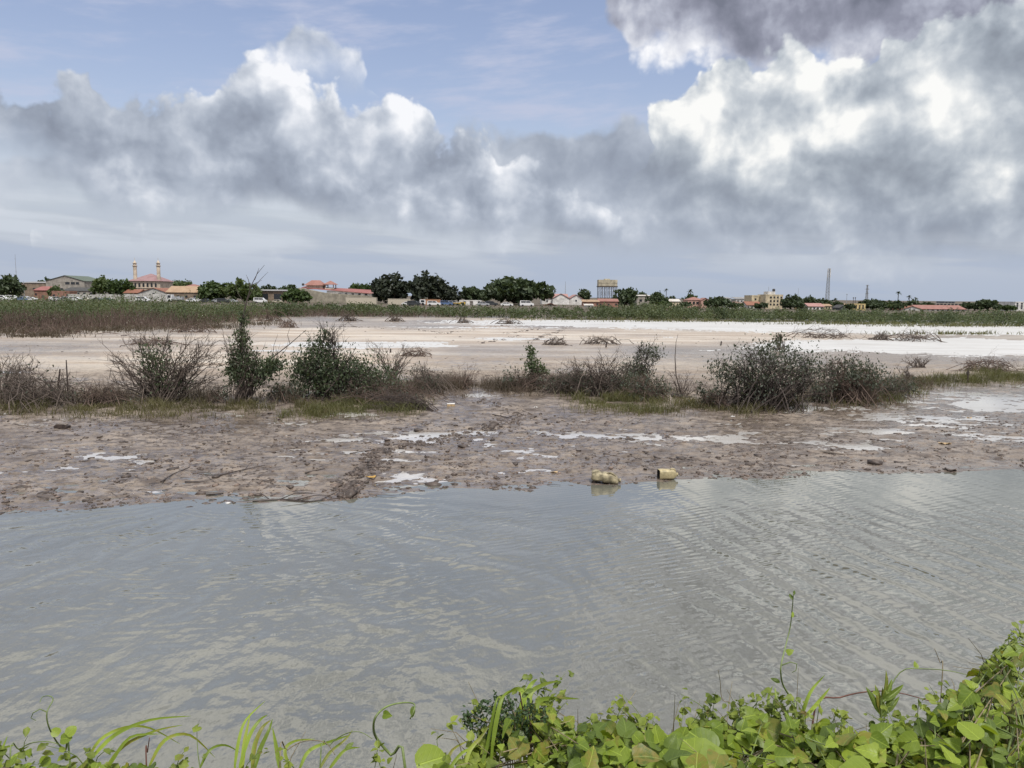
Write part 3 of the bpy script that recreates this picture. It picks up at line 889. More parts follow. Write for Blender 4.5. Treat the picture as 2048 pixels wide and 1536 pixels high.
building('village_house', 'small yellow house left of the pink roofed one', 'house', 1600, 1617, 612.5, 608.5, 400, 8, 'yellow', 'orange', 'gable_x', row(2, 0.5, 0.8, 0.8, .3, .7))
building('village_house', 'white house with pinkish red roof among trees below the lattice tower', 'house', 1617, 1648, 613, 607, 390, 10, 'white', 'pinkred', 'gable_x', row(4, 0.5, 0.9, 0.9, .15, .85))
building('village_house', 'small cream house with orange roof beside the pink roofed one', 'house', 1649, 1663, 612, 608.5, 395, 8, 'cream', 'orange', 'gable_x', row(2, 0.5, 0.8, 0.8, .3, .7))
building('shed', 'dark blue grey gabled shed left of the yellow house', 'shed', 1680, 1697, 616, 610, 385, 9, 'dkgrey', 'dark', 'gable_y')
building('village_house', 'tan roofed house left of the bright yellow one, beside two chimneys', 'house', 1692, 1712, 613, 608, 400, 9, 'cream', 'orange', 'gable_x', row(2, 0.5, 0.8, 0.8, .3, .7))
building('village_house', 'bright yellow two storey house beside the twin chimneys', 'house', 1708, 1731, 609, 607.5, 392, 10, 'yellow', 'pale', 'flat', row(3, 0.75, 0.9, 0.8, .2, .8) + row(3, 0.4, 0.9, 0.8, .2, .8))
building('storehouse', 'far white flat block between the pylon and the tall palm', 'building', 1764, 1788, 606, 604.5, 560, 10, 'white', 'pale', 'flat', row(4, 0.7, 1.2, 0.9, .15, .85))
t, w, ze, zr = building('school_building', 'long low building with red roof at the right of the town', 'building', 1838, 1931, 618.5, 611, 400, 14, 'greywall', 'tile', 'gable_x', row(9, 0.6, 1.1, 0.9, .08, .95))
building('warehouse', 'grey gable walled store at the left end of the long red roof', 'warehouse', 1802, 1846, 619.5, 612.5, 396, 12, 'greywall', 'rust', 'gable_y', [(0.4, 0.8, 0.7, 0.6), (0.6, 0.8, 0.7, 0.6)])
building('unfinished_building', 'unfinished grey concrete storeys rising behind the long red roof', 'building', 1872, 1924, 607.5, 606.5, 470, 14, 'concrete', 'grey', 'flat', row(7, 0.85, 1.6, 1.0, .08, .92))
building('unfinished_building', 'box shaped rooftop storey above the unfinished concrete building', 'building', 1889, 1910, 604, 602.8, 473, 9, 'dkgrey', 'grey', 'flat', row(3, 0.92, 1.3, 0.8, .2, .8))
building('apartment_block', 'cream flat roofed block beside the pale apartments at right edge', 'building', 2004, 2031, 608.5, 607, 430, 12, 'cream', 'pale', 'flat', row(4, 0.8, 0.9, 0.9, .15, .85) + row(4, 0.5, 0.9, 0.9, .15, .85))
building('apartment_block', 'pale grey three storey apartments at the right edge', 'building', 2031, 2075, 605, 603.5, 415, 14, 'white', 'pale', 'flat',
         row(5, 0.85, 1.0, 1.0, .1, .9) + row(5, 0.6, 1.0, 1.0, .1, .9) + row(5, 0.35, 1.0, 1.0, .1, .9))
# compound wall, built of bays
t = thing('compound_wall', 'long grey block compound wall in front of the mosque', 'wall', (P(240, 600, 318).x, 318, ZT))
for i in range(11):
    px = 137 + i * 18.6
    x0, x1 = (px - 240) * 318 / FPX, (px + 18.3 - 240) * 318 / FPX
    MB().box(x0, x1, 0, .2, 0, P(px, 588 + (i % 3) * .7, 318).z - ZT).build('wall_panel', MAT['w_greywall'], t)
    MB().box(x0 - .15, x0 + .12, -.06, .26, 0, P(px, 587.4, 318).z - ZT).build('pier', MAT['w_concrete'], t)

# water tower
ZT = ZT_at(1216); YW = 420; c = P(1216, 572, YW); k = YW / FPX
wt_ = thing('water_tower', 'beige panelled water tank raised on many dark braced legs', 'water tower', (c.x, YW, ZT))
z0, z1 = P(1216, 572, YW).z - ZT, P(1216, 559.5, YW).z - ZT
hw = 18.6 * k
MB().box(-hw, hw, 0, 7.5, z0, z1).build('tank', MAT['tank'], wt_)
for i in range(1, 6):
    x = -hw + i * hw / 3
    MB().box(x - .05, x + .05, -.07, -.002, z0, z1).build('panel_seam', MAT['w_stone'], wt_)
MB().box(-hw - .06, hw + .06, -.1, -.004, z0 + (z1 - z0) * .5 - .06, z0 + (z1 - z0) * .5 + .06).build('panel_seam', MAT['w_stone'], wt_)
MB().box(-hw * .35, hw * .25, 2, 5, z1 + .02, z1 + .55).build('hatch', MAT['tank'], wt_)
MB().box(-hw - .25, hw + .25, -.3, 7.8, z0 - .55, z0 - .02).build('deck', MAT['rust'], wt_)
for j, yy in enumerate((0.2, 7.2)):
    for i in range(6):
        x = -hw + .25 + i * (2 * hw - .5) / 5
        MB().box(x - .14, x + .14, yy - .14, yy + .14, 0, z0 - .56).build('leg', MAT['rust'], wt_)
        if i < 5:
            x2 = x + (2 * hw - .5) / 5
            mb = MB(); hgt = (z0 - .6) / 3
            for q in range(3):
                mb.tube([(x, yy, q * hgt), (x2, yy, (q + 1) * hgt)], .05, 4); mb.tube([(x2, yy, q * hgt), (x, yy, (q + 1) * hgt)], .05, 4)
                mb.tube([(x, yy, (q + 1) * hgt), (x2, yy, (q + 1) * hgt)], .05, 4)
            mb.build('brace', MAT['rust'], wt_)


def lattice(name, label, px, top, w_px, Y, mat, cat, bays=9, arms=(), rad=.1, wtop=.25):
    c = P(px, top, Y); ZT = ZT_at(px)
    t = thing(name, label, cat, (c.x, Y, ZT))
    h = c.z - ZT; w0 = w_px * Y / FPX / 2
    lv = [(h * (1 - (1 - i / bays) ** 1.0), w0 * (1 - i / bays) + w0 * wtop * i / bays) for i in range(bays + 1)]
    for sx, sy in ((-1, -1), (1, -1), (1, 1), (-1, 1)):
        MB().tube([(sx * w, sy * w, z) for z, w in lv], rad, 4).build('leg', mat, t)
    mb = MB()
    for i in range(bays):
        (za, wa), (zb, wb) = lv[i], lv[i + 1]
        for a, b in (((-1, -1), (1, -1)), ((1, -1), (1, 1)), ((1, 1), (-1, 1)), ((-1, 1), (-1, -1))):
            mb.tube([(a[0] * wa, a[1] * wa, za), (b[0] * wb, b[1] * wb, zb)], rad * .7, 3)
            mb.tube([(b[0] * wa, b[1] * wa, za), (a[0] * wb, a[1] * wb, zb)], rad * .7, 3)
            mb.tube([(a[0] * wb, a[1] * wb, zb), (b[0] * wb, b[1] * wb, zb)], rad * .7, 3)
    mb.build('bracing', mat, t)
    for fz, hl in arms:
        z = h * fz; hw_ = hl * Y / FPX
        MB().add([(-hw_, 0, z), (0, -.15, z - .2), (hw_, 0, z), (0, -.15, z + .55)], [(0, 1, 2, 3)]).tube([(-hw_, 0, z), (0, 0, z + .5), (hw_, 0, z)], rad, 4).build('cross_arm', mat, t)
    return t, h, w0


t, h, w0 = lattice('lattice_tower', 'tall grey lattice telecom tower rising above the houses', 1658, 537, 7, 470, MAT['steel'], 'tower', 12, rad=.095, wtop=.42)
for fz in (.97, .9, .82):
    for s_ in (-1, 1):
        MB().box(s_ * (w0 * .45 + .25) - .15, s_ * (w0 * .45 + .25) + .15, -.75, -.5, h * fz - 1.0, h * fz + .8).build('antenna_panel', MAT['w_white'], t)
lattice('pylon', 'pale steel power pylon with cross arms behind the roofs', 1735, 570, 5, 640, MAT['steel'], 'pylon', 8, ((.98, 3.6), (.8, 5), (.6, 4)), rad=.12, wtop=.3)
for px, top, Y, lab, m_ in ((30, 509, 480, 'thin radio mast at the far left above the trees', 'steel'), (1131, 563, 430, 'thin white mast behind the twin white warehouses', 'steel'),
                            (1597, 576, 600, 'faint thin pole between the apartments and lattice tower', 'steel'), (1694, 588, 560, 'thin pole left of the twin chimneys', 'steel'),
                            (1707, 595, 420, 'left one of the twin dark chimneys', 'rust'), (1711, 595, 420, 'right one of the twin dark chimneys', 'rust'), (47, 562, 345, 'white utility pole beside the broad tree at left', 'steel')):
    ZT = ZT_at(px); c = P(px, top, Y); h = c.z - ZT
    t = thing('chimney_pipe' if 'chimney' in lab else 'mast', lab, 'chimney' if 'chimney' in lab else 'mast', (c.x, Y, ZT))
    r = .16 if 'chimney' in lab else .13
    MB().tube([(0, 0, 0), (0, 0, h * .55), (0, 0, h)], [r * 1.4, r, r * .6], 6).build('pole', MAT[m_], t)
    if 'chimney' in lab: MB().lathe([(r * 1.9, h * .93), (r * 2.1, h * .95), (r * 2.1, h), (r * 1.5, h + .1)], 0, 0, 8).build('cowl', MAT[m_], t)
    elif h > 14:
        mb = MB()
        for q in (.3, .6, .9):
            mb.tube([(-.5, 0, h * q), (.5, 0, h * q)], .07, 4); mb.tube([(0, -.5, h * q), (0, .5, h * q)], .07, 4)
        mb.build('rungs', MAT[m_], t)

# ---- parked vehicles and containers
CAR_PAINT = {}
for k, c in dict(white=(.72, .72, .72), silver=(.38, .39, .41), dark=(.04, .045, .05), blue=(.10, .16, .30), red=(.35, .06, .05), beige=(.5, .45, .36), green=(.08, .16, .11), orange=(.42, .22, .12), yellow=(.60, .40, .06)).items():
    m, X, o = material('paint ' + k)
    principled(X, o, base_color=c, roughness=0.35, coat_weight=0.4)
    CAR_PAINT[k] = m
MAT['rubber'] = flat_mat('tyre rubber', (.02, .02, .02), .9)
PROFILES = {
    'saloon': (4.4, [(-2.2, .35), (2.2, .35), (2.2, .75), (2.1, .9), (1.15, 1.0), (.45, 1.42), (-1.0, 1.45), (-1.75, 1.02), (-2.2, .95)], [(.95, .98), (.42, 1.34), (-.95, 1.37), (-1.5, 1.0)], (1.35, -1.35), .31),
    'suv': (4.6, [(-2.3, .4), (2.3, .4), (2.3, .9), (2.2, 1.1), (1.2, 1.15), (.6, 1.72), (-2.1, 1.78), (-2.28, 1.1)], [(1.0, 1.15), (.55, 1.62), (-1.9, 1.66), (-2.05, 1.15)], (1.4, -1.4), .38),
    'van': (5.0, [(-2.5, .4), (2.5, .4), (2.5, .9), (2.35, 1.15), (1.6, 1.35), (1.0, 2.05), (-2.4, 2.12), (-2.5, 1.1)], [(1.4, 1.35), (.95, 1.9), (-2.1, 1.95), (-2.1, 1.35)], (1.55, -1.5), .36),
}


def vehicle(label, px, Y, kind, paint, rz=0.0, group='parked cars across the flats'):
    L, prof, win, axles, wr = PROFILES[kind]
    c = P(px, 600, Y); ZT = ZT_at(px)
    t = thing('parked_van' if kind == 'van' else 'parked_car', label, 'van' if kind == 'van' else 'car', (c.x, Y, ZT), rz, group)
    MB().prism(prof, -.85, .85).build('body', CAR_PAINT[paint], t)
    for s_ in (-1, 1):
        y0, y1 = (-.865, -.852) if s_ < 0 else (.852, .865)
        xm = 0.5 * (win[0][0] + win[-1][0])
        zb, zt = win[0][1], win[1][1]
        for a, b in ((win[3][0], xm - .06), (xm + .06, win[0][0])):
            aa = a if a != win[3][0] else a; top_a = win[2][0] if a == win[3][0] else a; top_b = win[1][0] if b == win[0][0] else b
            MB().prism([(aa, zb), (b, zb), (top_b, zt), (top_a, zt)], y0, y1).build('window', MAT['glass'], t)
    for ax_ in axles:
        for s_ in (-1, 1):
            y0 = -.9 if s_ < 0 else .68
            n = 12
            w_ = MB().prism([(ax_ + wr * math.cos(2 * math.pi * i / n), wr + wr * math.sin(2 * math.pi * i / n)) for i in range(n)], y0, y0 + .22).build('wheel', MAT['rubber'], t)
    return t


vehicle('white van half cut by the left edge of the photo', 3, 300, 'van', 'white')
vehicle('white box shaped van second from the left edge', 24, 305, 'van', 'white', 0.15)
vehicle('blue car between the two leftmost white vans', 42, 300, 'saloon', 'blue', 0.4)
vehicle('silver car parked in front of the white utility pole', 52, 312, 'suv', 'silver', -0.3)
vehicle('white saloon car beside the silver one, under the red roofed shack', 63, 303, 'saloon', 'white', 0.1)
vehicle('white small car facing us, left of the rust red shack', 111, 298, 'suv', 'white', 1.3)
vehicle('silver small car just right of the white one by the shack', 124, 300, 'saloon', 'silver', 1.2)
vehicle('silver estate car at the left end of the compound wall', 139, 302, 'suv', 'silver', 0.1)
vehicle('white estate with dark windows at the compound wall', 151, 300, 'suv', 'white', 0.2)
vehicle('beige car low against the compound wall', 171, 304, 'saloon', 'beige')
vehicle('dark car in the middle of the compound wall', 196, 304, 'saloon', 'dark')
vehicle('dark green car right of the middle of the compound wall', 215, 303, 'saloon', 'green', 0.1)
vehicle('white minibus in front of the white gabled warehouse', 285, 300, 'van', 'white')
vehicle('white saloon car in front of the brown house', 383, 300, 'saloon', 'white')
vehicle('white car right of the brown orange-roofed house', 392, 306, 'suv', 'white', 0.3)
vehicle('dark car in front of the round green tree', 413, 300, 'saloon', 'dark')
vehicle('silver car between the two round green trees', 436, 302, 'saloon', 'silver')
vehicle('dark estate behind the tall sapling', 447, 300, 'suv', 'dark', 0.2)
vehicle('silver saloon just left of the tall sapling', 463, 302, 'saloon', 'silver')
vehicle('white van in front of the dark open shed', 521, 300, 'van', 'white')
vehicle('beige car in front of the dark open shed', 556, 302, 'saloon', 'beige')
vehicle('white car in front of the orange container', 868, 268, 'suv', 'white')
vehicle('dark pickup sized car left of the orange container', 828, 262, 'suv', 'dark')
vehicle('white car at the right end of the second white container', 817, 266, 'saloon', 'white')
vehicle('blue car left of the small white kiosk', 893, 280, 'suv', 'blue')
vehicle('silver car beside the blue one near the kiosk', 907, 284, 'suv', 'silver', .2)
vehicle('silver car under the left side of the broad tree', 967, 280, 'saloon', 'silver')
vehicle('dark car under the broad tree', 983, 282, 'suv', 'dark')
vehicle('white saloon below the middle of the broad tree', 1014, 276, 'saloon', 'white')
vehicle('white van below the right side of the broad tree', 1054, 276, 'van', 'white')


def container(label, px0, px1, top, Y, paint, name='shipping_container', cat='container'):
    xc = 0.5 * (px0 + px1); ZT = ZT_at(xc)
    c = P(xc, top, Y); w = (px1 - px0) * Y / FPX / 2; h = c.z - ZT
    t = thing(name, label, cat, (c.x, Y, ZT), 0)
    MB().box(-w, w, 0, 2.5, .14, h).build('body', CAR_PAINT[paint], t)
    n = int(w * 2 / .6)
    mb = MB()
    for i in range(n):
        x = -w + .3 + i * (2 * w - .6) / max(1, n - 1)
        mb.box(x - .11, x + .11, -.05, -.003, .3, h - .15)
    mb.build('corrugation', CAR_PAINT[paint], t)
    for x in (-w + .08, w - .08):
        MB().box(x - .1, x + .1, -.08, 2.58, 0, h + .04).build('corner_post', CAR_PAINT[paint], t)
    MB().box(-w, w, -.07, 2.57, h + .005, h + .1).build('top_rail', CAR_PAINT[paint], t)
    return t


container('longer pale container left of the dark round tree', 692, 752, 595, 290, 'beige')
container('shorter pale container between the two dark trees', 776, 820, 598, 282, 'beige')
container('orange container under the darkest tree', 842, 880, 599, 288, 'orange')


def truck(label, px, top, Y, paint, bed, flip=1):
    ZT = ZT_at(px); c = P(px, top, Y); h = min(c.z - ZT, 3.2)
    t = thing('truck', label, 'truck', (c.x, Y, ZT), 0 if flip > 0 else math.pi)
    MB().prism([(.9, .5), (2.9, .5), (2.9, 1.4), (2.6, h), (.9, h)], -1.1, 1.1).build('cab', CAR_PAINT[paint], t)
    for y0 in (-1.12, 1.105): MB().prism([(1.3, h * .55), (2.6, h * .55), (2.5, h * .9), (1.3, h * .9)], y0, y0 + .014).build('window', MAT['glass'], t)
    MB().box(-3.2, .85, -1.1, 1.1, .8, h * .75).build('cargo_bed', CAR_PAINT[bed], t)
    MB().box(-3.2, 2.8, -.4, .4, .5, .78).build('chassis', MAT['rust'], t)
    for ax_ in (2.0, -1.6, -2.6):
        for y0 in (-1.1, .8):
            MB().prism([(ax_ + .5 * math.cos(2 * math.pi * i / 12), .5 + .5 * math.sin(2 * math.pi * i / 12)) for i in range(12)], y0, y0 + .3).build('wheel', MAT['rubber'], t)
    return t


truck('white truck between the second container and the orange one', 835, 599, 276, 'white', 'dark')
truck('white truck cab beside the brown orange-roofed house', 350, 589, 306, 'white', 'silver', -1)
truck('yellow truck at the left end of the white kiosk', 915, 604, 284, 'yellow', 'yellow')
truck('tan truck under the left half of the broad tree', 1030, 606, 282, 'beige', 'beige', -1)

# ------------------------------------------------------------------ trees in the town
def leaf_quads(c, size, rs, elong=1.6, up=0.0, droop=None):
    """diamond leaves or leaf sprays at points c"""
    n = len(c)
    a = rs.normal(size=(n, 3)); a[:, 2] = a[:, 2] * (1 - up); a /= np.linalg.norm(a, axis=1, keepdims=True) + 1e-9
    b = rs.normal(size=(n, 3)); b -= a * (a * b).sum(1, keepdims=True); b /= np.linalg.norm(b, axis=1, keepdims=True) + 1e-9
    s = (size * rs.uniform(0.6, 1.35, size=(n, 1)))
    L, W = s * 0.5 * elong, s * 0.5
    v = np.stack([c + a * L, c + b * W, c - a * L, c - b * W], 1).reshape(-1, 3)
    f = np.arange(4 * n).reshape(-1, 4)
    return v, f


def crown_points(lobes, n, rs, clump=0.16, per=14, inner=0.5):
    """points gathered in clumps on and under the skin of ellipsoid lobes (cx, cy, cz, rx, ry, rz)"""
    lobes = np.array(lobes, float)
    wgt = (lobes[:, 3] * lobes[:, 5]); wgt /= wgt.sum()
    nc = max(6, n // per)
    li = rs.choice(len(lobes), nc, p=wgt)
    d = rs.normal(size=(nc, 3)); d /= np.linalg.norm(d, axis=1, keepdims=True)
    rad = rs.uniform(inner, 1.0, size=(nc, 1)) ** 0.6
    c = lobes[li, :3] + d * rad * lobes[li, 3:]
    sig = clump * lobes[li, 3:].mean(1)
    idx = rs.integers(0, nc, n)
    p = c[idx] + rs.normal(size=(n, 3)) * sig[idx][:, None]
    return p


MAT['leaf_dark'] = leaf_mat('dark leaves', (0.032, 0.049, 0.026), (0.084, 0.112, 0.054), 0.2, 0.5)
MAT['leaf_black'] = leaf_mat('darkest leaves', (0.021, 0.029, 0.021), (0.054, 0.064, 0.040), 0.15, 0.5)
MAT['leaf_mid'] = leaf_mat('green leaves', (0.032, 0.055, 0.018), (0.085, 0.125, 0.042), 0.25, 0.5)
MAT['leaf_pale'] = leaf_mat('pale green leaves', (0.05, 0.078, 0.03), (0.13, 0.165, 0.065), 0.3, 0.5)


def tree(label, px, top, bot, w_px, Y, kind='mid', shape='round', name='tree', n=None):
    rs = np.random.default_rng(int(px * 13 + top))
    c = P(px, top, Y); k = Y / FPX; ZT = ZT_at(px)
    zt = c.z - ZT; zb = max(1.2, P(px, bot, Y).z - ZT)
    W = w_px * k / 2 * 1.1; Hc = max(zt - zb, 2.0)
    t = thing(name, label, 'tree', (c.x, Y, ZT), rs.uniform(0, 6))
    lobes = []
    nl = 7 if shape != 'umbrella' else 11
    for i in range(nl):
        a = rs.uniform(0, 2 * math.pi); r = W * rs.uniform(.25, .62)
        f = rs.uniform(.15, 1)
        rr = W * rs.uniform(.32, .5)
        zc = zb + Hc * (.25 + .42 * f) * (1 - .25 * (r / W) ** 2)
        if shape == 'umbrella':
            r = W * math.sqrt(rs.uniform(.02, .72)); zc = zb + Hc * (.35 + .40 * (1 - (r / W) ** 2)); rr = W * rs.uniform(.25, .36)
        lobes.append((r * math.cos(a), r * math.sin(a), zc, rr, rr, min(rr * .9, Hc * .36)))
    lobes.append((0, 0, zt - Hc * .38, W * .55, W * .55, Hc * .38))
    if shape != 'umbrella':
        for s_ in range(4):
            a = s_ * math.pi / 2 + .4
            lobes.append((W * .58 * math.cos(a), W * .58 * math.sin(a), zb + Hc * .35, W * .42, W * .42, Hc * .34))
    n = n or int(500 + 26 * w_px)
    p = crown_points(lobes, n, rs, .17, 12, .45)
    v, f = leaf_quads(p, 0.10 * W + .28, rs, 1.5)
    mesh_obj('crown', v, f, MAT['leaf_' + kind], t)
    mb = MB(); tr = .05 * W + .12
    mb.tube([(0, 0, 0), (.08 * W, 0, zb * .6), (.04 * W, .05 * W, zb + Hc * .35)], [tr * 1.5, tr, tr * .6], 7)
    for i in range(5):
        l = lobes[i]
        mb.tube([(.05 * W, 0, zb * .6), (l[0] * .5, l[1] * .5, (zb * .7 + l[2]) / 2), (l[0], l[1], l[2])], [tr * .7, tr * .45, tr * .2], 5)
    mb.build('trunk', MAT['bark'], t)
    return t


for a in [
    ('broad dark tree at the left edge above the parked vans', 12, 549, 590, 62, 330, 'dark'),
    ('pale treetop just left of the grey concrete hall roof', 92, 556, 582, 40, 450, 'mid'),
    ('small thin tree in front of the grey hall and red shack', 110, 570, 590, 26, 342, 'pale'),
    ('pale round tree left of the mosque', 205, 552, 588, 44, 350, 'pale'),
    ('dark green tree between the pale round tree and the mosque', 240, 560, 590, 54, 345, 'mid'),
    ('low dark treetop right of the second minaret', 332, 563, 585, 22, 460, 'dark'),
    ('pale distant treetops behind the orange roofed house', 365, 562, 585, 52, 500, 'pale'),
    ('round dense green tree right of the orange roofed house', 424, 564, 600, 62, 328, 'mid'),
    ('yellowish green tree behind the tall sapling', 484, 558, 600, 68, 326, 'pale'),
    ('small dark treetop left above the open shed', 536, 568, 590, 32, 430, 'dark'),
    ('low treetop between the open shed and the red roofs', 577, 570, 592, 42, 430, 'dark'),
    ('low bushy tree in front of the red roofed compound', 592, 580, 604, 56, 300, 'mid'),
    ('green treetop behind the long red roof', 723, 566, 590, 52, 410, 'mid'),
    ('dark reddish tree above the longer pale container, first of the two tallest', 784, 549, 600, 74, 330, 'black'),
    ('tallest darkest dense tree, right of the other tall dark one', 856, 544, 600, 82, 335, 'black'),
    ('smaller dark tree attached right of the tallest one', 903, 570, 604, 40, 332, 'black'),
    ('dark green tree behind the white kiosk', 945, 575, 604, 52, 345, 'dark'),
    ('small dark tree touching the left side of the umbrella shaped one', 972, 577, 606, 30, 352, 'dark'),
    ('distant small treetop left above the twin white warehouses', 1094, 581, 596, 26, 470, 'dark'),
    ('green tree between the white warehouses and water tower', 1169, 577, 602, 32, 460, 'dark'),
    ('green tree just right of the water tower', 1250, 577, 612, 52, 385, 'dark'),
    ('small dark treetop behind the grey house on posts', 1283, 583, 600, 24, 500, 'dark'),
    ('green tree right of the grey house on posts', 1314, 586, 608, 42, 400, 'dark'),
    ('small round treetop behind the small cream house', 1344, 591, 606, 16, 480, 'dark'),
    ('pale round tree behind the pink house', 1381, 589, 606, 30, 470, 'mid'),
    ('dark broad tree right of the pink house', 1432, 597, 619, 48, 395, 'dark'),
    ('dark treetop left above the brown hip roof', 1442, 594, 612, 26, 470, 'dark'),
    ('dark tree at the right side of the cream apartments', 1583, 591, 620, 44, 400, 'dark'),
    ('umbrella topped dark tree right of the apartments', 1616, 593, 614, 34, 440, 'dark'),
    ('row end tree right of the umbrella topped one', 1645, 599, 614, 40, 470, 'dark'),
    ('dark tree right of the small cream house below the lattice tower', 1674, 604, 620, 28, 400, 'dark'),
    ('long dark tree right of the yellow house', 1745, 601, 622, 54, 420, 'dark'),
    ('dark tree at the foot of the tall palm', 1790, 603, 624, 44, 415, 'dark'),
    ('dark trees right of the tall palm', 1822, 600, 618, 34, 440, 'dark'),
    ('low treetop left of the unfinished building', 1850, 605, 616, 32, 460, 'dark'),
    ('low tree at the right end of the long red roof', 1950, 607, 624, 32, 420, 'dark'),
    ('dome shaped dark tree between the red roof and the cream block', 1978, 600, 625, 50, 415, 'dark'),
    ('low green tree in front of the cream block at right', 2016, 614, 626, 30, 400, 'mid'),
    ('low dark tree in front of the brown hip roof', 1470, 606, 622, 34, 385, 'dark'),
    ('low dark tree at the foot of the blank cream wing', 1522, 610, 624, 30, 382, 'dark'),
    ('low dark tree between the yellow house and the dark shed', 1700, 615, 626, 22, 380, 'dark'),
    ('small dark tree left of the small yellow house', 1596, 605, 622, 26, 392, 'dark'),
    ('low tree at the left end of the grey gable store', 1798, 612, 628, 26, 390, 'dark'),
    ('low dark tree left of the tallest palm', 1766, 606, 626, 34, 408, 'dark'),
    ('dark tree in front of the left half of the pink house', 1372, 604, 622, 22, 395, 'dark'),
    ('low dark tree beside the small cream house', 1330, 602, 620, 28, 392, 'mid'),
    ('low dark tree behind the right end of the long red roof', 1932, 606, 622, 26, 425, 'dark'),
    ('low tree just left of the cream block at right', 1998, 612, 628, 22, 405, 'dark'),
]: tree(*a)
tree('broad umbrella shaped dark tree left of the twin white warehouses', 1030, 564, 604, 126, 318, 'dark', 'umbrella', n=4500)
tree('small pale bush with whitish blossom below the tall palm', 1788, 612, 626, 22, 395, 'pale', 'round', 'flowering_bush')

MAT['palm'] = leaf_mat('palm fronds', (0.02, 0.03, 0.016), (0.045, 0.06, 0.03), 0.15, 1.0)


def palm(label, px, top, Y, size=1.9, fan=False):
    rs = np.random.default_rng(int(px))
    ZT = ZT_at(px); c = P(px, top, Y); h = c.z - ZT - size * .55
    t = thing('palm_tree', label, 'palm tree', (c.x, Y, ZT), rs.uniform(0, 6))
    lean = rs.uniform(-.3, .3)
    MB().tube([(0, 0, 0), (lean * .4, 0, h * .5), (lean, 0, h)], [.28, .2, .17], 7).build('trunk', MAT['bark'], t)
    for i in range(15):
        a = i * 2.4; el = rs.uniform(-.5, 1.3)
        d = Vector((math.cos(a) * math.cos(el), math.sin(a) * math.cos(el), math.sin(el)))
        side = d.cross(Vector((0, 0, 1))).normalized()
        vs, fs = [], []
        n = 6; L = size * rs.uniform(.8, 1.1)
        for j in range(n + 1):
            u = j / n
            p = Vector((lean, 0, h)) + d * L * u - Vector((0, 0, 1)) * (L * .55 * u * u)
            w = L * .17 * math.sin(math.pi * (.12 + .86 * u))
            vs += [p - side * w - Vector((0, 0, w * .5)), p, p + side * w - Vector((0, 0, w * .5))]
            if j: b = 3 * (j - 1); fs += [(b, b + 1, b + 4, b + 3), (b + 1, b + 2, b + 5, b + 4)]
        mesh_obj('frond', vs, fs, MAT['palm'], t)
    return t


palm('dark shaggy palm above the pink house', 1381, 577, 430, 2.3)
palm('sparse palm right of the green tree beyond the water tower', 1333, 576, 480, 2.0)
palm('tallest lone palm with round dark head, right of the pylon', 1797, 581, 420, 2.2)
palm('middle palm of three in a falling row', 1819, 589, 450, 2.0)
palm('shortest palm of three in a falling row', 1831, 593, 445, 1.9)
palm('small palm right of the long red roof', 1938, 602, 430, 2.2)
palm('small distant palm left of the water tower', 1110, 577, 520, 2.0)
palm('small palm behind the lattice tower foot', 1671, 594, 520, 2.2)

# ------------------------------------------------------------------ scrub belt between flats and town: one mass
MAT['scrub'] = leaf_mat('scrub leaves', (0.044, 0.064, 0.032), (0.125, 0.150, 0.070), 0.25, 0.35, brown=(0.10, 0.085, 0.055))
MAT['twig'] = flat_mat('grey brown twigs', (0.105, 0.082, 0.068), 0.9, var=0.35, scale=8)
MAT['twig_red'] = flat_mat('reddish brown twigs', (0.120, 0.085, 0.068), 0.9, var=0.35, scale=5)
SCRUB = [(-500, 668, 600), (0, 662, 600), (200, 659, 600), (330, 657, 603), (420, 650, 604), (480, 644, 606), (560, 634, 607), (700, 634, 608), (800, 635, 612), (1000, 637, 615), (1100, 638, 617),
         (1200, 640, 613), (1300, 641, 610), (1400, 643, 615), (1500, 645, 619), (1600, 646, 620), (1750, 649, 622), (1900, 652, 624), (2048, 656, 624), (2600, 668, 628)]


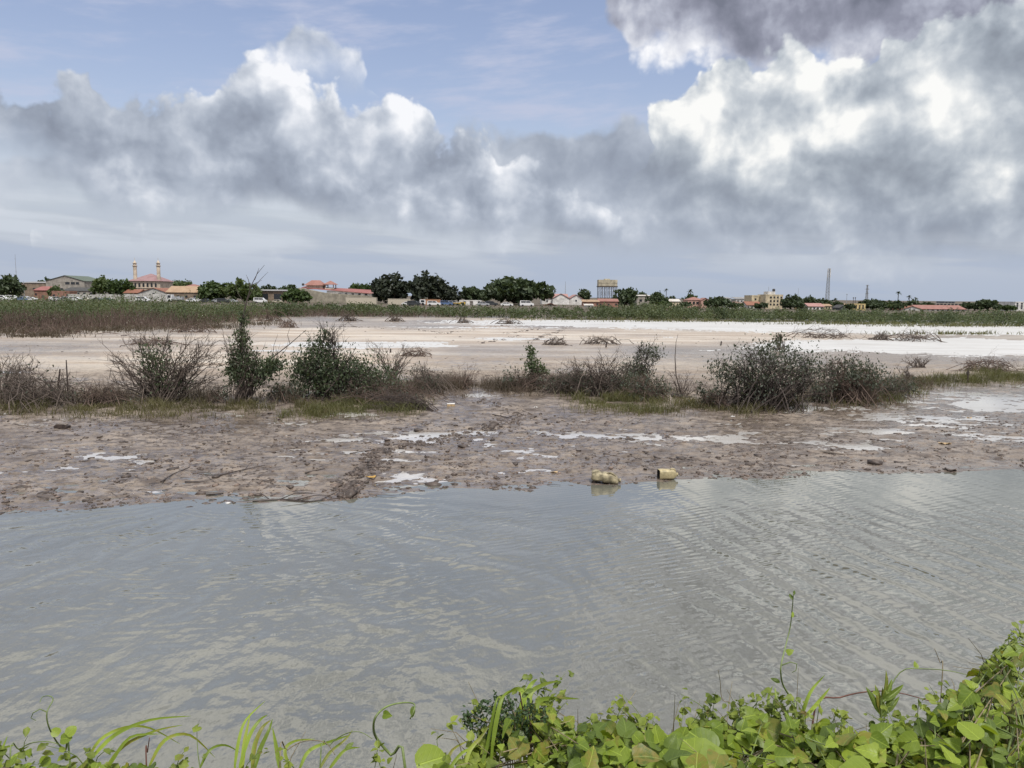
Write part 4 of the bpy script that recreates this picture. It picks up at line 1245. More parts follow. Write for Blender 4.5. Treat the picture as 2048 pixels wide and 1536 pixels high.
def scrub():
    rs = np.random.default_rng(3)
    sp = np.array(SCRUB, float)
    nb = 1500
    px = rs.uniform(-350, 2400, nb)
    fr, tp = np.interp(px, sp[:, 0], sp[:, 1]), np.interp(px, sp[:, 0], sp[:, 2])
    hor = 593 + (px - 1024) * math.tan(ROLL)
    Yf = 3.0 * FPX / (fr - hor)
    Y = Yf + 1.0 + rs.uniform(0, 1, nb) ** 1.7 * 55 + (vnoise(px * .02, px * 0, 5) - .5) * 6
    x = (px - 1024) / FPX * Y * 1.005
    z0 = base_h(x, Y)
    h = (np.minimum(3 - (tp - hor) / FPX * Y, 2.9) - z0) * rs.uniform(.40, 1.22, nb)
    r = h * rs.uniform(.55, 1.0, nb)
    lobes = np.stack([x, Y, z0 + h * .45, r, r, h * .52], -1)
    p = crown_points(lobes, 170000, rs, .20, 12, .45)
    p = p[p[:, 2] > base_h(p[:, 0], p[:, 1]) + .03]
    v, f = leaf_quads(p, 0.115 * (p[:, 1:2] / 90), rs, 2.0)
    o = mesh_obj('scrub_thicket', v, f, MAT['scrub'])
    tag(o, 'long belt of low olive green scrub along the far edge of the flats', 'scrub', kind='stuff')
    # its stems
    m = 6500
    px = rs.uniform(-350, 1, m) + rs.uniform(0, 1, m) ** 1.3 * 1000
    fr, tp = np.interp(px, sp[:, 0], sp[:, 1]), np.interp(px, sp[:, 0], sp[:, 2])
    hor = 593 + (px - 1024) * math.tan(ROLL)
    Y = 3.0 * FPX / (fr - hor) + rs.uniform(-1.5, 9, m) ; x = (px - 1024) / FPX * Y
    bush = fbm(x * .30, Y * .30, 3, 41) * .5 + .5
    h = np.clip((3 - (tp - hor) / FPX * Y), .5, 2.4) * rs.uniform(.3, .8, m) * (.4 + .8 * bush)
    z = base_h(x, Y)
    lean = rs.normal(size=(m, 2)) * .35 * h[:, None]
    w = .02
    b = np.stack([x, Y, z], -1); tpnt = b + np.stack([lean[:, 0], lean[:, 1], h], -1)
    dx = np.array([w, 0, 0]); dy = np.array([-w * .5, w * .87, 0]); dz = np.array([-w * .5, -w * .87, 0])
    v = np.stack([b + dx, b + dy, b + dz, tpnt + dx * .4, tpnt + dy * .4, tpnt + dz * .4], 1).reshape(-1, 3)
    i = np.arange(m)[:, None] * 6
    f = np.concatenate([i + np.array([0, 1, 4, 3]), i + np.array([1, 2, 5, 4]), i + np.array([2, 0, 3, 5])], 0)
    o = mesh_obj('scrub_stems', v, f, MAT['twig_red'])
    tag(o, 'bare brown stems along the foot of the scrub belt', 'scrub stems', kind='stuff')


scrub()

# ------------------------------------------------------------------ scrub on the near ridge
MAT['shrub_leaf'] = leaf_mat('saltbush leaves', (0.038, 0.056, 0.032), (0.105, 0.130, 0.070), 0.25, 2.5, brown=None)
MAT['shrub_grey'] = leaf_mat('grey green leaves', (0.048, 0.058, 0.046), (0.125, 0.140, 0.105), 0.25, 2.5, brown=(0.12, 0.10, 0.075))
MAT['shrub_bright'] = leaf_mat('fresh green leaves', (0.042, 0.066, 0.030), (0.115, 0.150, 0.066), 0.3, 2.5)
MAT['twig_dark'] = flat_mat('dark twigs', (0.062, 0.048, 0.042), 0.9, var=0.35, scale=8)
MAT['deadwood'] = flat_mat('weathered dead wood', (0.16, 0.135, 0.115), 0.9, var=0.4, scale=12)
MAT['wetwood'] = flat_mat('wet dark wood', (0.05, 0.036, 0.03), 0.45, var=0.4, scale=12)


def gz(px, py):
    """point on the real ground seen at a pixel"""
    g = G(px, py, 0.1)
    for _ in range(3): g = G(px, py, ground_z(g.x, g.y))
    return g


def shrub(label, px, py, lobes, branches=40, leaves=0, leaf='shrub_leaf', twig='twig', name='shrub', cat='shrub', lsize=.038, r0=.016, side=6, spread=.25, leaf_lobes=None, seed=0, depth=.8, group=None):
    """branches reach from the foot into lobes given in photograph pixels (px, py, rx, ry); leaves hang in clumps there"""
    rs = np.random.default_rng(int(px * 7 + py) + seed)
    b = gz(px, py); k = b.y / FPX
    t = thing(name, label, cat, b, 0, group)
    def w(l):
        p = P(l[0], l[1], b.y) - b
        return (p.x, 0.0, p.z, l[2] * k * 1.12, l[2] * k * depth, l[3] * k * 1.05)
    L = [w(l) for l in lobes]
    ar = np.array([l[3] * l[5] for l in L]); ar /= ar.sum()
    mb = MB()
    for i in range(int(branches * 1.35)):
        l = L[rs.choice(len(L), p=ar)]
        d = rs.normal(size=3); d /= np.linalg.norm(d); r = rs.uniform(.3, 1) ** .5
        tgt = Vector((l[0] + d[0] * l[3] * r, l[1] + d[1] * l[4] * r, max(.04, l[2] + d[2] * l[5] * r)))
        st = Vector((rs.normal() * spread * abs(L[0][3]), rs.normal() * spread * L[0][4], -.02))
        n = 6; dist = (tgt - st).length
        out = Vector((tgt.x - st.x, tgt.y - st.y, 0)); bow = rs.uniform(-.05, .22) * dist
        pts = []
        for j in range(n + 1):
            u = j / n
            p = st.lerp(tgt, u) + Vector((0, 0, 1)) * bow * math.sin(math.pi * u)
            if 0 < j: p = p + Vector(rs.normal(size=3)) * dist * .022
            pts.append(p)
        rr = r0 * rs.uniform(.6, 1.15)
        mb.tube(pts, [rr * (1 - .8 * j / n) for j in range(n + 1)], 4, cap=False)
        for s_ in range(side):
            u = rs.uniform(.3, 1); a = min(int(u * n), n - 1)
            p = pts[a].lerp(pts[a + 1], u * n - a)
            dd = Vector(rs.normal(size=3)); dd.z = abs(dd.z) * .7 + .1; dd = (dd.normalized() + (pts[a + 1] - pts[a]).normalized() * .9).normalized()
            ln = dist * rs.uniform(.10, .30)
            q1 = p + dd * ln * .5 + Vector(rs.normal(size=3)) * ln * .08; q2 = p + dd * ln + Vector(rs.normal(size=3)) * ln * .16
            mb.tube([p, q1, q2], [rr * .38, rr * .28, rr * .12], 3, cap=False)
            for _ in range(2):
                e = (dd + Vector(rs.normal(size=3)) * .7).normalized()
                mb.tube([q1, q1 + e * ln * rs.uniform(.25, .6)], [rr * .24, rr * .1], 3, cap=False)
    mb.build('branches', MAT[twig], t)
    if leaves:
        LL = [w(l) for l in (leaf_lobes or lobes)]
        p = crown_points(LL, int(leaves * 1.35), rs, .30, 7, .05)
        p = p[p[:, 2] > .03]
        v, f = leaf_quads(p, lsize, rs, 2.2, up=-.8)
        mesh_obj('foliage', v, f, MAT[leaf], t)
    return t


shrub('wide bare shrub with a few dull leaves in the middle, left of the tall sapling', 330, 802, [(330, 735, 70, 60), (250, 745, 60, 45), (405, 735, 55, 55), (215, 720, 25, 30), (300, 690, 60, 30), (420, 690, 30, 30)],
      85, 900, 'shrub_leaf', 'twig', r0=.020, side=8, leaf_lobes=[(318, 740, 38, 45), (300, 715, 30, 25), (340, 770, 40, 18)])
shrub('tall slender sapling with bare top rising above the horizon', 482, 806, [(480, 730, 32, 55), (510, 740, 40, 40), (470, 680, 22, 40), (540, 720, 30, 30)],
      42, 3000, 'shrub_leaf', 'twig', 'sapling', 'tree', r0=.022, side=6, leaf_lobes=[(480, 725, 24, 42), (470, 748, 16, 26), (518, 740, 32, 30), (485, 680, 13, 26), (548, 730, 20, 20), (486, 640, 7, 22)])
t = [o for o in bpy.data.objects if o.name.startswith('sapling')][0]
b = t.location; q = lambda px, py: P(px, py, b.y) - b
mb = MB()
mb.tube([(0, 0, 0), q(484, 720), q(482, 650), q(494, 600), q(503, 570), q(514, 548), q(529, 530)], [.045, .032, .024, .018, .012, .008, .004], 6)
for a in ([(494, 600), (505, 580), (520, 560), (536, 544)], [(500, 578), (497, 560), (492, 549)], [(509, 560), (515, 545), (518, 536)], [(492, 610), (478, 590), (470, 570)], [(485, 640), (500, 620), (510, 600)], [(503, 570), (512, 566), (524, 560)]):
    mb.tube([q(*p) for p in a], [.011, .008, .003][:len(a)] if len(a) == 3 else [.012, .009, .006, .003], 4)
mb.build('stem', MAT['twig_dark'], t)
mb = MB(); mb.tube([q(490, 800), q(510, 760), q(545, 715), q(580, 688), q(612, 660)], [.03, .026, .018, .012, .005], 5)
for a in ([(545, 715), (548, 690), (556, 668)], [(580, 688), (575, 670), (580, 655)], [(530, 735), (560, 722), (585, 722)]): mb.tube([q(*p) for p in a], [.010, .007, .003], 4)
mb.build('leaning_branch', MAT['twig_dark'], t)
shrub('large dense dark green shrub right of the tall sapling', 642, 795, [(660, 730, 70, 45), (740, 755, 60, 30), (650, 690, 35, 40), (665, 660, 30, 25), (610, 745, 30, 35)],
      60, 6500, 'shrub_leaf', 'twig_dark', r0=.022, leaf_lobes=[(655, 735, 50, 38), (705, 748, 58, 28), (760, 762, 50, 20), (636, 705, 28, 30), (606, 740, 28, 34), (650, 680, 18, 18), (640, 772, 55, 20)])
shrub('low tangle of brown twigs at the right foot of the dense green shrub', 770, 806, [(760, 780, 70, 22), (700, 790, 50, 18), (830, 795, 40, 18)], 70, 350, 'shrub_grey', 'twig_red', r0=.012, side=6, spread=.8)
shrub('upturned root ball of dead branches at the edge of the mud', 848, 820, [(800, 800, 45, 14), (842, 800, 16, 18), (760, 805, 40, 10)], 42, 0, twig='twig_dark', name='dead_branch', cat='branch', r0=.016, side=4)
shrub('bare forked shrub behind the low brown tangle', 785, 762, [(770, 715, 18, 25), (815, 715, 30, 25), (740, 700, 12, 20)], 30, 0, twig='twig', r0=.018, side=5)
shrub('thin bare shrub in the gap left of the muddy way', 925, 778, [(915, 750, 30, 18), (945, 755, 25, 22), (885, 760, 20, 15)], 34, 0, twig='twig_red', r0=.014, side=5)
shrub('small upright green sapling right of the muddy way', 1066, 776, [(1066, 735, 14, 28), (1060, 700, 8, 22), (1085, 745, 16, 18)], 22, 900, 'shrub_bright', 'twig_dark', 'sapling', 'tree', r0=.014, leaf_lobes=[(1066, 738, 16, 26), (1062, 706, 8, 16), (1084, 742, 14, 14)])
shrub('low reddish brown twig shrub around the small green sapling', 1040, 780, [(1030, 755, 26, 22), (1075, 762, 30, 16), (1110, 765, 30, 16)], 60, 260, 'shrub_grey', 'twig_red', r0=.012, spread=.6)
shrub('broad bare brown shrub left of the thin bare sapling', 1195, 792, [(1180, 740, 45, 32), (1230, 735, 40, 35), (1145, 755, 35, 25), (1250, 770, 40, 20)], 85, 500, 'shrub_grey', 'twig', r0=.018, side=7, spread=.5,
      leaf_lobes=[(1245, 760, 35, 25), (1180, 770, 50, 16)])
shrub('grey green bush topping the bare brown shrub', 1282, 770, [(1300, 705, 28, 22), (1270, 740, 32, 28)], 40, 1700, 'shrub_grey', 'twig_dark', r0=.016, leaf_lobes=[(1302, 705, 24, 18), (1272, 738, 28, 24), (1255, 765, 30, 18)])
t = shrub('thin bare sapling with one curved stem beside the big grey green bush', 1365, 795, [(1345, 760, 22, 25), (1390, 765, 26, 24)], 26, 0, twig='twig', name='sapling', cat='tree', r0=.012, side=5)
b = t.location
MB().tube([P(1362, 788, b.y) - b, P(1352, 750, b.y) - b, P(1350, 715, b.y) - b, P(1352, 685, b.y) - b, P(1356, 668, b.y) - b], [.022, .018, .013, .008, .004], 5).build('stem', MAT['twig'], t)
shrub('biggest grey green bush, right of the middle', 1525, 815, [(1530, 750, 95, 36), (1460, 756, 46, 32), (1612, 750, 46, 32), (1550, 712, 66, 18), (1450, 790, 40, 18), (1560, 790, 70, 20)], 100, 2900, 'shrub_grey', 'twig_dark', r0=.020, side=8, spread=.4,
      leaf_lobes=[(1530, 740, 80, 34), (1462, 746, 40, 28), (1608, 742, 42, 28), (1550, 708, 60, 16), (1500, 765, 70, 18)])
shrub('brownish bush attached to the right of the biggest one', 1705, 806, [(1690, 755, 50, 35), (1740, 765, 40, 30), (1660, 780, 30, 20), (1665, 725, 14, 18)], 85, 1500, 'shrub_grey', 'twig_red', r0=.017, side=7, spread=.5,
      leaf_lobes=[(1700, 745, 48, 26), (1745, 760, 34, 22)])
shrub('bare low shrub poking up behind the brownish bush, right side', 1836, 735, [(1830, 722, 28, 9), (1850, 722, 20, 8)], 26, 0, twig='twig', r0=.018, side=5)
shrub('long low bare shrub near the right edge before the bright water', 1965, 742, [(1960, 730, 40, 11), (2010, 736, 36, 9)], 44, 0, twig='twig_red', r0=.018, side=5, spread=.8)
shrub('leaning bare sapling right of the brownish bush', 1822, 768, [(1805, 735, 14, 12), (1825, 750, 10, 12)], 12, 0, twig='twig', name='sapling', cat='tree', r0=.016, side=5)
shrub('pile of dead brush around the two stakes at far left', 90, 812, [(60, 770, 60, 30), (140, 785, 50, 22), (20, 760, 30, 35)], 80, 150, 'shrub_grey', 'twig', name='dead_brush', cat='brush', r0=.015, side=6, spread=.8)
shrub('arching bare twig shrub cut by the left edge', 10, 800, [(20, 745, 30, 40), (60, 725, 30, 20)], 22, 0, twig='twig', r0=.015, side=6)
shrub('bare twigs right of the stakes, left of the wide bare shrub', 185, 812, [(175, 780, 35, 18), (220, 785, 30, 14)], 34, 0, twig='twig_red', r0=.013, side=6, spread=.7)
# dead shrubs out on the flats
for lab, px, py, w_, h_ in (('brown dead shrub in front of the scrub belt, left of the tall sapling', 385, 664, 40, 12), ('small brown dead shrub below the dark open shed', 540, 642, 22, 13), ('low brown shrub just right of the tall sapling on the pale flat', 575, 655, 18, 10),
                            ('small dead bush by the scrub belt under the longer pale container', 700, 642, 14, 9), ('pair of tiny bare bushes under the dark trees', 790, 643, 12, 8), ('tiny bare bush on the pale flat below the yellow truck', 925, 646, 10, 8),
                            ('row of tiny twigs below the umbrella shaped tree', 1020, 648, 22, 5), ('low twig cluster near the middle of the flats', 1110, 690, 24, 9), ('scattered low twigs left of the bare sapling top', 1200, 688, 36, 8),
                            ('dark twiggy bush on the sand spit at right', 1762, 680, 18, 12), ('wider twiggy bush on the sand spit, right of the other', 1820, 682, 40, 9), ('twig with a dark leafy tip above the biggest bush', 1556, 700, 12, 24),
                            ('small brown bush behind the dense green shrub', 830, 712, 30, 12), ('brown twigs lying far left under the scrub belt', 110, 668, 70, 9), ('thin brown twigs on the flat left of the sapling', 300, 690, 45, 7),
                            ('low twigs on the spit left of the dark twiggy bush', 1650, 676, 60, 4)):
    shrub(lab, px, py, [(px, py - h_ * .6, w_, h_)], 26, 60 if 'leafy' in lab else 0, 'shrub_leaf', 'twig_red' if 'brown' in lab else 'twig', 'dead_shrub', 'shrub', r0=.02 * max(1, gz(px, py).y / 30), side=4, spread=.7, lsize=.1)

# sprawling scrub that fills the ridge between the larger bushes
for lab, px, py, lobes, nb, nl in (
        ('low sprawling scrub between the wide bare shrub and the sapling', 430, 806, [(430, 790, 26, 12), (450, 785, 16, 12)], 20, 90), ('low sprawling scrub filling the gap right of the sapling', 575, 800, [(570, 780, 30, 18), (545, 792, 24, 10)], 28, 320),
        ('low brown scrub at the right foot of the clustered dead twigs', 860, 782, [(860, 762, 40, 16), (835, 750, 20, 18)], 50, 160), ('dim low scrub left of the wide bare shrub', 250, 812, [(235, 802, 36, 8), (200, 796, 20, 9)], 24, 60),
        ('sparse green scrub between small sapling and bare brown shrub', 1125, 785, [(1120, 765, 40, 18), (1150, 755, 25, 20)], 50, 380), ('dull scrub in front of the grey green bush top', 1300, 800, [(1290, 775, 40, 22), (1320, 780, 25, 16)], 56, 600),
        ('twiggy scrub at the left foot of the biggest bush', 1430, 815, [(1425, 792, 26, 14), (1400, 780, 12, 14)], 24, 120), ('twiggy scrub between the two large right bushes', 1640, 806, [(1640, 782, 24, 16), (1660, 768, 18, 14)], 30, 260),
        ('low scrub trailing off right of the brownish bush', 1785, 796, [(1785, 778, 34, 14), (1810, 772, 26, 12)], 46, 420)):
    shrub(lab, px, py, lobes, nb, nl, 'shrub_grey', 'twig' if nb % 4 else 'twig_red', 'scrub_bush', 'shrub', r0=.012, side=7, spread=.8)
# stakes
for lab, px, py, top, lean, r in (('tall thin wooden stake standing at far left', 137, 803, 720, .0, .022), ('shorter bent stake left of the tall thin one', 117, 800, 738, .07, .03), ('stub of a stake between dead brush, far left', 146, 806, 780, .02, .035),
                                  ('dark stub standing on the flat right of the dense shrub', 781, 705, 697, 0, .05), ('dark stub on the spit near the bare sapling', 1442, 690, 682, .03, .05), ('short post far right behind the grass', 1934, 752, 742, .1, .05),
                                  ('small black stump in the middle of the spit', 1212, 695, 684, .05, .05), ('thin short post right among grass', 1935, 765, 740, 0, .03)):
    b = gz(px, py); h = P(px, top, b.y).z - b.z
    t = MB().tube([(0, 0, -.1), (lean * h * .3, 0, h * .5), (lean * h * 1.5, 0, h)], [r, r * .9, r * .6], 6).tube([(lean * h * .4, 0, h * .55), (lean * h + .08, .02, h * .72)], [r * .5, r * .2], 4).build('stake', MAT['wetwood'], loc=b)
    tag(t, lab, 'stake')


# marsh grass: one mass per stand
def blades(pts, h, rs, w=.006, lean=.35):
    n = len(pts)
    hh = (h * rs.uniform(.5, 1.2, n))[:, None]
    d = rs.normal(size=(n, 2)); l = d * lean * hh
    a = rs.uniform(0, math.pi, n); sx = np.stack([np.cos(a), np.sin(a), 0 * a], -1) * w * rs.uniform(.6, 1.4, (n, 1))
    up = np.concatenate([l * .35, hh * .6], 1); tip = np.concatenate([l, hh], 1)
    v = np.stack([pts - sx, pts + sx, pts + up + sx * .8, pts + up - sx * .8, pts + tip], 1).reshape(-1, 3)
    i = np.arange(n)[:, None] * 5
    return v, [tuple(r) for r in (i + np.array([0, 1, 2, 3])).tolist()] + [tuple(r) for r in (i + np.array([3, 2, 4])).tolist()]


MAT['grass_olive'] = leaf_mat('olive marsh grass', (0.075, 0.072, 0.036), (0.165, 0.150, 0.075), 0.3, 1.5, brown=(0.14, 0.10, 0.065))
MAT['grass_green'] = leaf_mat('green marsh grass', (0.072, 0.078, 0.034), (0.165, 0.160, 0.072), 0.3, 1.5, brown=(0.15, 0.125, 0.07))
MAT['grass_brown'] = leaf_mat('brown sedge', (0.062, 0.049, 0.038), (0.135, 0.108, 0.080), 0.2, 1.5)


def stand(label, patches, mat, h, seed, w=.006):
    rs = np.random.default_rng(seed)
    P_ = []
    for px, py, rx, ry, n in patches:
        a = rs.normal(size=(n, 2)) * .5
        qx, qy = px + a[:, 0] * rx, py + a[:, 1] * ry
        g = [G(float(u), float(v), .1) for u, v in zip(qx, qy)]
        x, y = np.array([p.x for p in g]), np.array([p.y for p in g])
        P_.append(np.stack([x, y, base_h(x, y) + detail_h(x, y) - .01], -1))
    p = np.concatenate(P_)
    p = p[vnoise(p[:, 0] * 1.7, p[:, 1] * 1.7, seed) > .38]
    v, f = blades(p, h * (.35 + 1.1 * vnoise(p[:, 0] * 1.1, p[:, 1] * 1.1, seed + 50)), rs, w, .5)
    o = mesh_obj('marsh_grass', v, f, MAT[mat])
    tag(o, label, 'grass', kind='stuff')


stand('olive grass along the foot of the left shrubs', [(60, 815, 110, 14, 1800), (200, 818, 120, 12, 1500), (340, 815, 120, 12, 1500), (480, 815, 110, 10, 1300), (600, 812, 100, 12, 1500), (300, 830, 200, 8, 700)], 'grass_olive', .20, 1)
stand('yellow green sedge mound at the right foot of the dense green shrub', [(720, 812, 70, 16, 2600), (800, 812, 50, 14, 1800), (640, 826, 35, 8, 700), (560, 830, 40, 6, 300)], 'grass_green', .24, 2)
stand('brown sedge around the gap in the scrub', [(880, 778, 80, 14, 2200), (960, 768, 60, 8, 900), (1020, 778, 40, 12, 900), (1100, 775, 70, 12, 1400)], 'grass_brown', .26, 3)
stand('yellow green sedge below the bare brown shrub', [(1215, 800, 70, 18, 3200), (1290, 812, 60, 14, 1800), (1170, 790, 40, 10, 700)], 'grass_green', .26, 4)
stand('olive grass around the feet of the biggest bush', [(1380, 815, 70, 12, 1300), (1480, 818, 90, 12, 1300), (1600, 808, 90, 12, 1400), (1700, 800, 70, 12, 1600), (1330, 800, 40, 10, 600)], 'grass_olive', .22, 5)
stand('grass strip running to the right edge beyond the wet mud', [(1780, 790, 60, 14, 1700), (1860, 768, 70, 10, 1800), (1950, 765, 80, 8, 1700), (2040, 758, 70, 9, 1600), (1990, 750, 60, 7, 600), (2150, 750, 100, 10, 1500)], 'grass_green', .28, 6)
stand('reddish sedge between the right hand bushes', [(1650, 785, 60, 12, 1100), (1740, 785, 60, 12, 1100), (1560, 800, 60, 10, 700), (1830, 775, 60, 8, 700)], 'grass_brown', .24, 7)
stand('tall brown weeds and dead stems among the left shrubs', [(60, 800, 90, 16, 900), (230, 806, 60, 10, 500), (400, 803, 50, 10, 500), (560, 800, 50, 12, 600), (700, 795, 90, 10, 700), (800, 790, 60, 10, 800)], 'grass_brown', .42, 17, .005)
stand('tall brown weeds and dead stems among the right bushes', [(1010, 778, 60, 10, 1000), (1150, 780, 70, 12, 1400), (1260, 785, 60, 14, 1300), (1430, 808, 30, 8, 300), (1540, 808, 70, 8, 500), (1650, 800, 40, 8, 500), (1740, 795, 70, 12, 1400), (1820, 775, 60, 8, 700)], 'grass_brown', .42, 18, .005)
stand('brown weeds at the fringe of the far scrub belt', [(60, 664, 120, 4, 2200), (230, 660, 120, 4, 1500), (400, 655, 90, 4, 1500), (520, 648, 60, 3, 700), (60, 672, 100, 3, 900)], 'grass_brown', .45, 8, .02)
stand('low grass strip at the far edge of the bright water', [(1750, 648, 200, 2, 2500), (1950, 652, 200, 2.4, 2500), (1450, 643, 260, 1.6, 2200), (1200, 639, 200, 1.2, 1500), (1900, 668, 120, 1, 500)], 'grass_green', .38, 9, .03)


# ------------------------------------------------------------------ mud clods, litter of twigs
MAT['clod'] = flat_mat('dark wet mud', (0.075, 0.056, 0.046), .55, var=.5, scale=9)
MAT['clod_pale'] = flat_mat('mud crumbs', (0.17, 0.125, 0.10), .7, var=.5, scale=9)


def clods(label, p, size, mat, seed, flat=.5):
    """irregular lumps pressed into the mud"""
    rs = np.random.default_rng(seed)
    bm = bmesh.new(); bmesh.ops.create_icosphere(bm, subdivisions=1, radius=1)
    bv = np.array([v.co[:] for v in bm.verts]); bf = np.array([[v.index for v in f.verts] for f in bm.faces]); bm.free()
    n = len(p)
    s = np.exp(rs.normal(0, .5, (n, 1, 1))) * size
    r = 1 + rs.uniform(-.4, .4, (n, len(bv), 1))
    q = bv[None] * r * s * np.array([1.35, 1, flat])
    a = rs.uniform(0, 6.28, n); ca, sa = np.cos(a)[:, None], np.sin(a)[:, None]
    q = np.stack([q[..., 0] * ca - q[..., 1] * sa, q[..., 0] * sa + q[..., 1] * ca, q[..., 2]], -1) + p[:, None]
    f = (bf[None] + (np.arange(n) * len(bv))[:, None, None]).reshape(-1, 3)
    o = mesh_obj('mud_clods', q.reshape(-1, 3), f, MAT[mat])
    tag(o, label, 'mud clods', kind='stuff')


def on_ground(px, py):
    g = [G(float(a), float(b_), .06) for a, b_ in zip(px, py)]
    x, y = np.array([q.x for q in g]), np.array([q.y for q in g])
    return np.stack([x, y, base_h(x, y) + detail_h(x, y)], -1)


rs = np.random.default_rng(21)
n = 11000
px, py = rs.uniform(-60, 2110, n), 828 + rs.uniform(0, 1, n) ** .9 * 195
sh = np.interp(px, [p[0] for p in SHORE], [p[1] for p in SHORE])
k = (py < sh + 3) & (vnoise(px * .012, py * .05, 61) + vnoise(px * .04, py * .14, 62) * .6 > .80)
clods('dark clods and crumbs of wet mud strewn over the foreshore', on_ground(px[k], py[k]), .0165, 'clod', 1)
n = 9000
px, py = rs.uniform(-60, 2110, n), 822 + rs.uniform(0, 1, n) * 205
sh = np.interp(px, [p[0] for p in SHORE], [p[1] for p in SHORE])
k = (py < sh + 2) & (vnoise(px * .010, py * .06, 71) > .42)
clods('small pale crumbs of mud on the foreshore', on_ground(px[k], py[k]), .014, 'clod_pale', 2, .35)
trail = [(700, 985), (690, 970), (720, 945), (760, 925), (740, 905), (800, 892), (850, 880), (880, 872), (960, 862), (1000, 850), (1060, 830), (960, 800)]
px, py = [], []
for a, b_ in zip(trail[:-1], trail[1:]):
    m_ = 110
    px += list(np.linspace(a[0], b_[0], m_) + rs.normal(0, 14, m_)); py += list(np.linspace(a[1], b_[1], m_) + rs.normal(0, 4.5, m_))
clods('trail of large dark clods trodden up across the mud', on_ground(px, py), .021, 'clod', 3, .7)
px, py = rs.uniform(0, 2048, 420), rs.uniform(838, 990, 420)
sh = np.interp(px, [p[0] for p in SHORE], [p[1] for p in SHORE]); k = py < sh
clods('scattered larger dark lumps on the foreshore', on_ground(px[k], py[k]), .028, 'clod', 4, .42)
# tracks across the pale flat
px, py = [], []
for line in ([(880, 668), (960, 658), (1030, 650), (1060, 645)], [(1140, 652), (1120, 664), (1090, 672), (1060, 682)], [(680, 652), (760, 656), (850, 662), (900, 668)], [(960, 688), (1000, 680), (1040, 672)], [(1010, 668), (1060, 660), (1090, 655)]):
    for a, b_ in zip(line[:-1], line[1:]):
        m_ = 34
        px += list(np.linspace(a[0], b_[0], m_) + rs.normal(0, 5, m_)); py += list(np.linspace(a[1], b_[1], m_) + rs.normal(0, .8, m_))
clods('broken dark tracks across the pale flats', on_ground(px, py), .05, 'clod', 5, .35)
px, py = rs.uniform(0, 2048, 900), rs.uniform(648, 780, 900)
k = vnoise(px * .01, py * .05, 81) > .5
clods('scattered dark specks on the pale flats', on_ground(px[k], py[k]), .035, 'clod', 6, .4)

# litter twigs
mb = MB()
for i in range(420):
    px, py = rs.uniform(0, 2048), rs.uniform(835, 1000)
    if py > np.interp(px, [p[0] for p in SHORE], [p[1] for p in SHORE]) - 2: continue
    if vnoise(px * .008, py * .04, 5) < .45: continue
    p = gz(px, py) + Vector((0, 0, .008)); a = rs.normal(0, .5); L = rs.uniform(.08, .34)
    d = Vector((math.cos(a), math.sin(a), 0))
    mb.tube([p, p + d * L * .5 + Vector((0, rs.normal() * .02, .008)), p + d * L], [.005, .004, .002], 3, cap=False)
tag(mb.build('twig_litter', MAT['wetwood']), 'thin dead twigs littered over the foreshore mud', 'twigs', kind='stuff')


def stick(label, pts, r, name='stick', mat='wetwood', lift=.012, twigs=()):
    w = [gz(*p) for p in pts]
    b = w[0].copy()
    mb = MB().tube([v - b + Vector((0, 0, lift)) for v in w], [r * (1 - .6 * i / max(1, len(w) - 1)) for i in range(len(w))], 5)
    t = mb.build(name, MAT[mat], loc=b)
    for a in twigs:
        ww = [gz(*p) - b + Vector((0, 0, lift + .03 * i)) for i, p in enumerate(a)]
        MB().tube(ww, [r * .5 * (1 - .6 * i / max(1, len(ww) - 1)) for i in range(len(ww))], 4).build('twig', MAT[mat], t)
    return tag(t, label, 'stick')


stick('brown stick leaning toward the left in the stick litter', [(322, 965), (345, 950), (380, 935)], .014)
stick('long brown stick lying flat left of the yellow leaf', [(370, 965), (430, 966), (478, 963)], .012, twigs=[[(430, 966), (410, 955)]])
stick('stick crossing the litter in the left middle', [(440, 952), (490, 940), (530, 932)], .013, twigs=[[(490, 940), (505, 925)]])
stick('stick pointing up right below the puddle, left of the clod trail', [(610, 947), (650, 938)], .014)
stick('dark branch lying in the water edge with forked twigs', [(505, 1003), (560, 1000), (620, 1004), (682, 997)], .018, 'fallen_branch',
      twigs=[[(560, 1000), (590, 992), (625, 997)], [(590, 1002), (630, 996), (660, 1000)], [(620, 1004), (600, 1010), (560, 1009)], [(540, 1001), (520, 990)], [(640, 1002), (665, 994), (680, 990)]])
stick('dark pole lying beside the dented container', [(1290, 907), (1315, 917), (1380, 921)], .014)
stick('brown plank of wood lying right of the jug on sandy mud', [(1640, 904), (1690, 910)], .028, 'driftwood', 'deadwood')
stick('long thin stick right of the trodden trail', [(700, 908), (760, 898), (810, 896)], .010)
stick('dark stick at the upper right of the foreshore', [(1740, 880), (1770, 884)], .018)
stick('curved dark stick in the muddy way', [(985, 830), (1015, 836), (1040, 828)], .016)
stick('dark log lying under the thin bare sapling', [(1345, 792), (1365, 798), (1383, 795)], .055, 'driftwood', 'wetwood', .03)
stick('short dark driftwood stub left of the water edge', [(412, 990), (447, 988)], .035, 'driftwood', 'wetwood', .02)
stick('pale fallen branch below the wide bare shrub', [(290, 822), (300, 812), (325, 806)], .020, 'stick', 'deadwood')

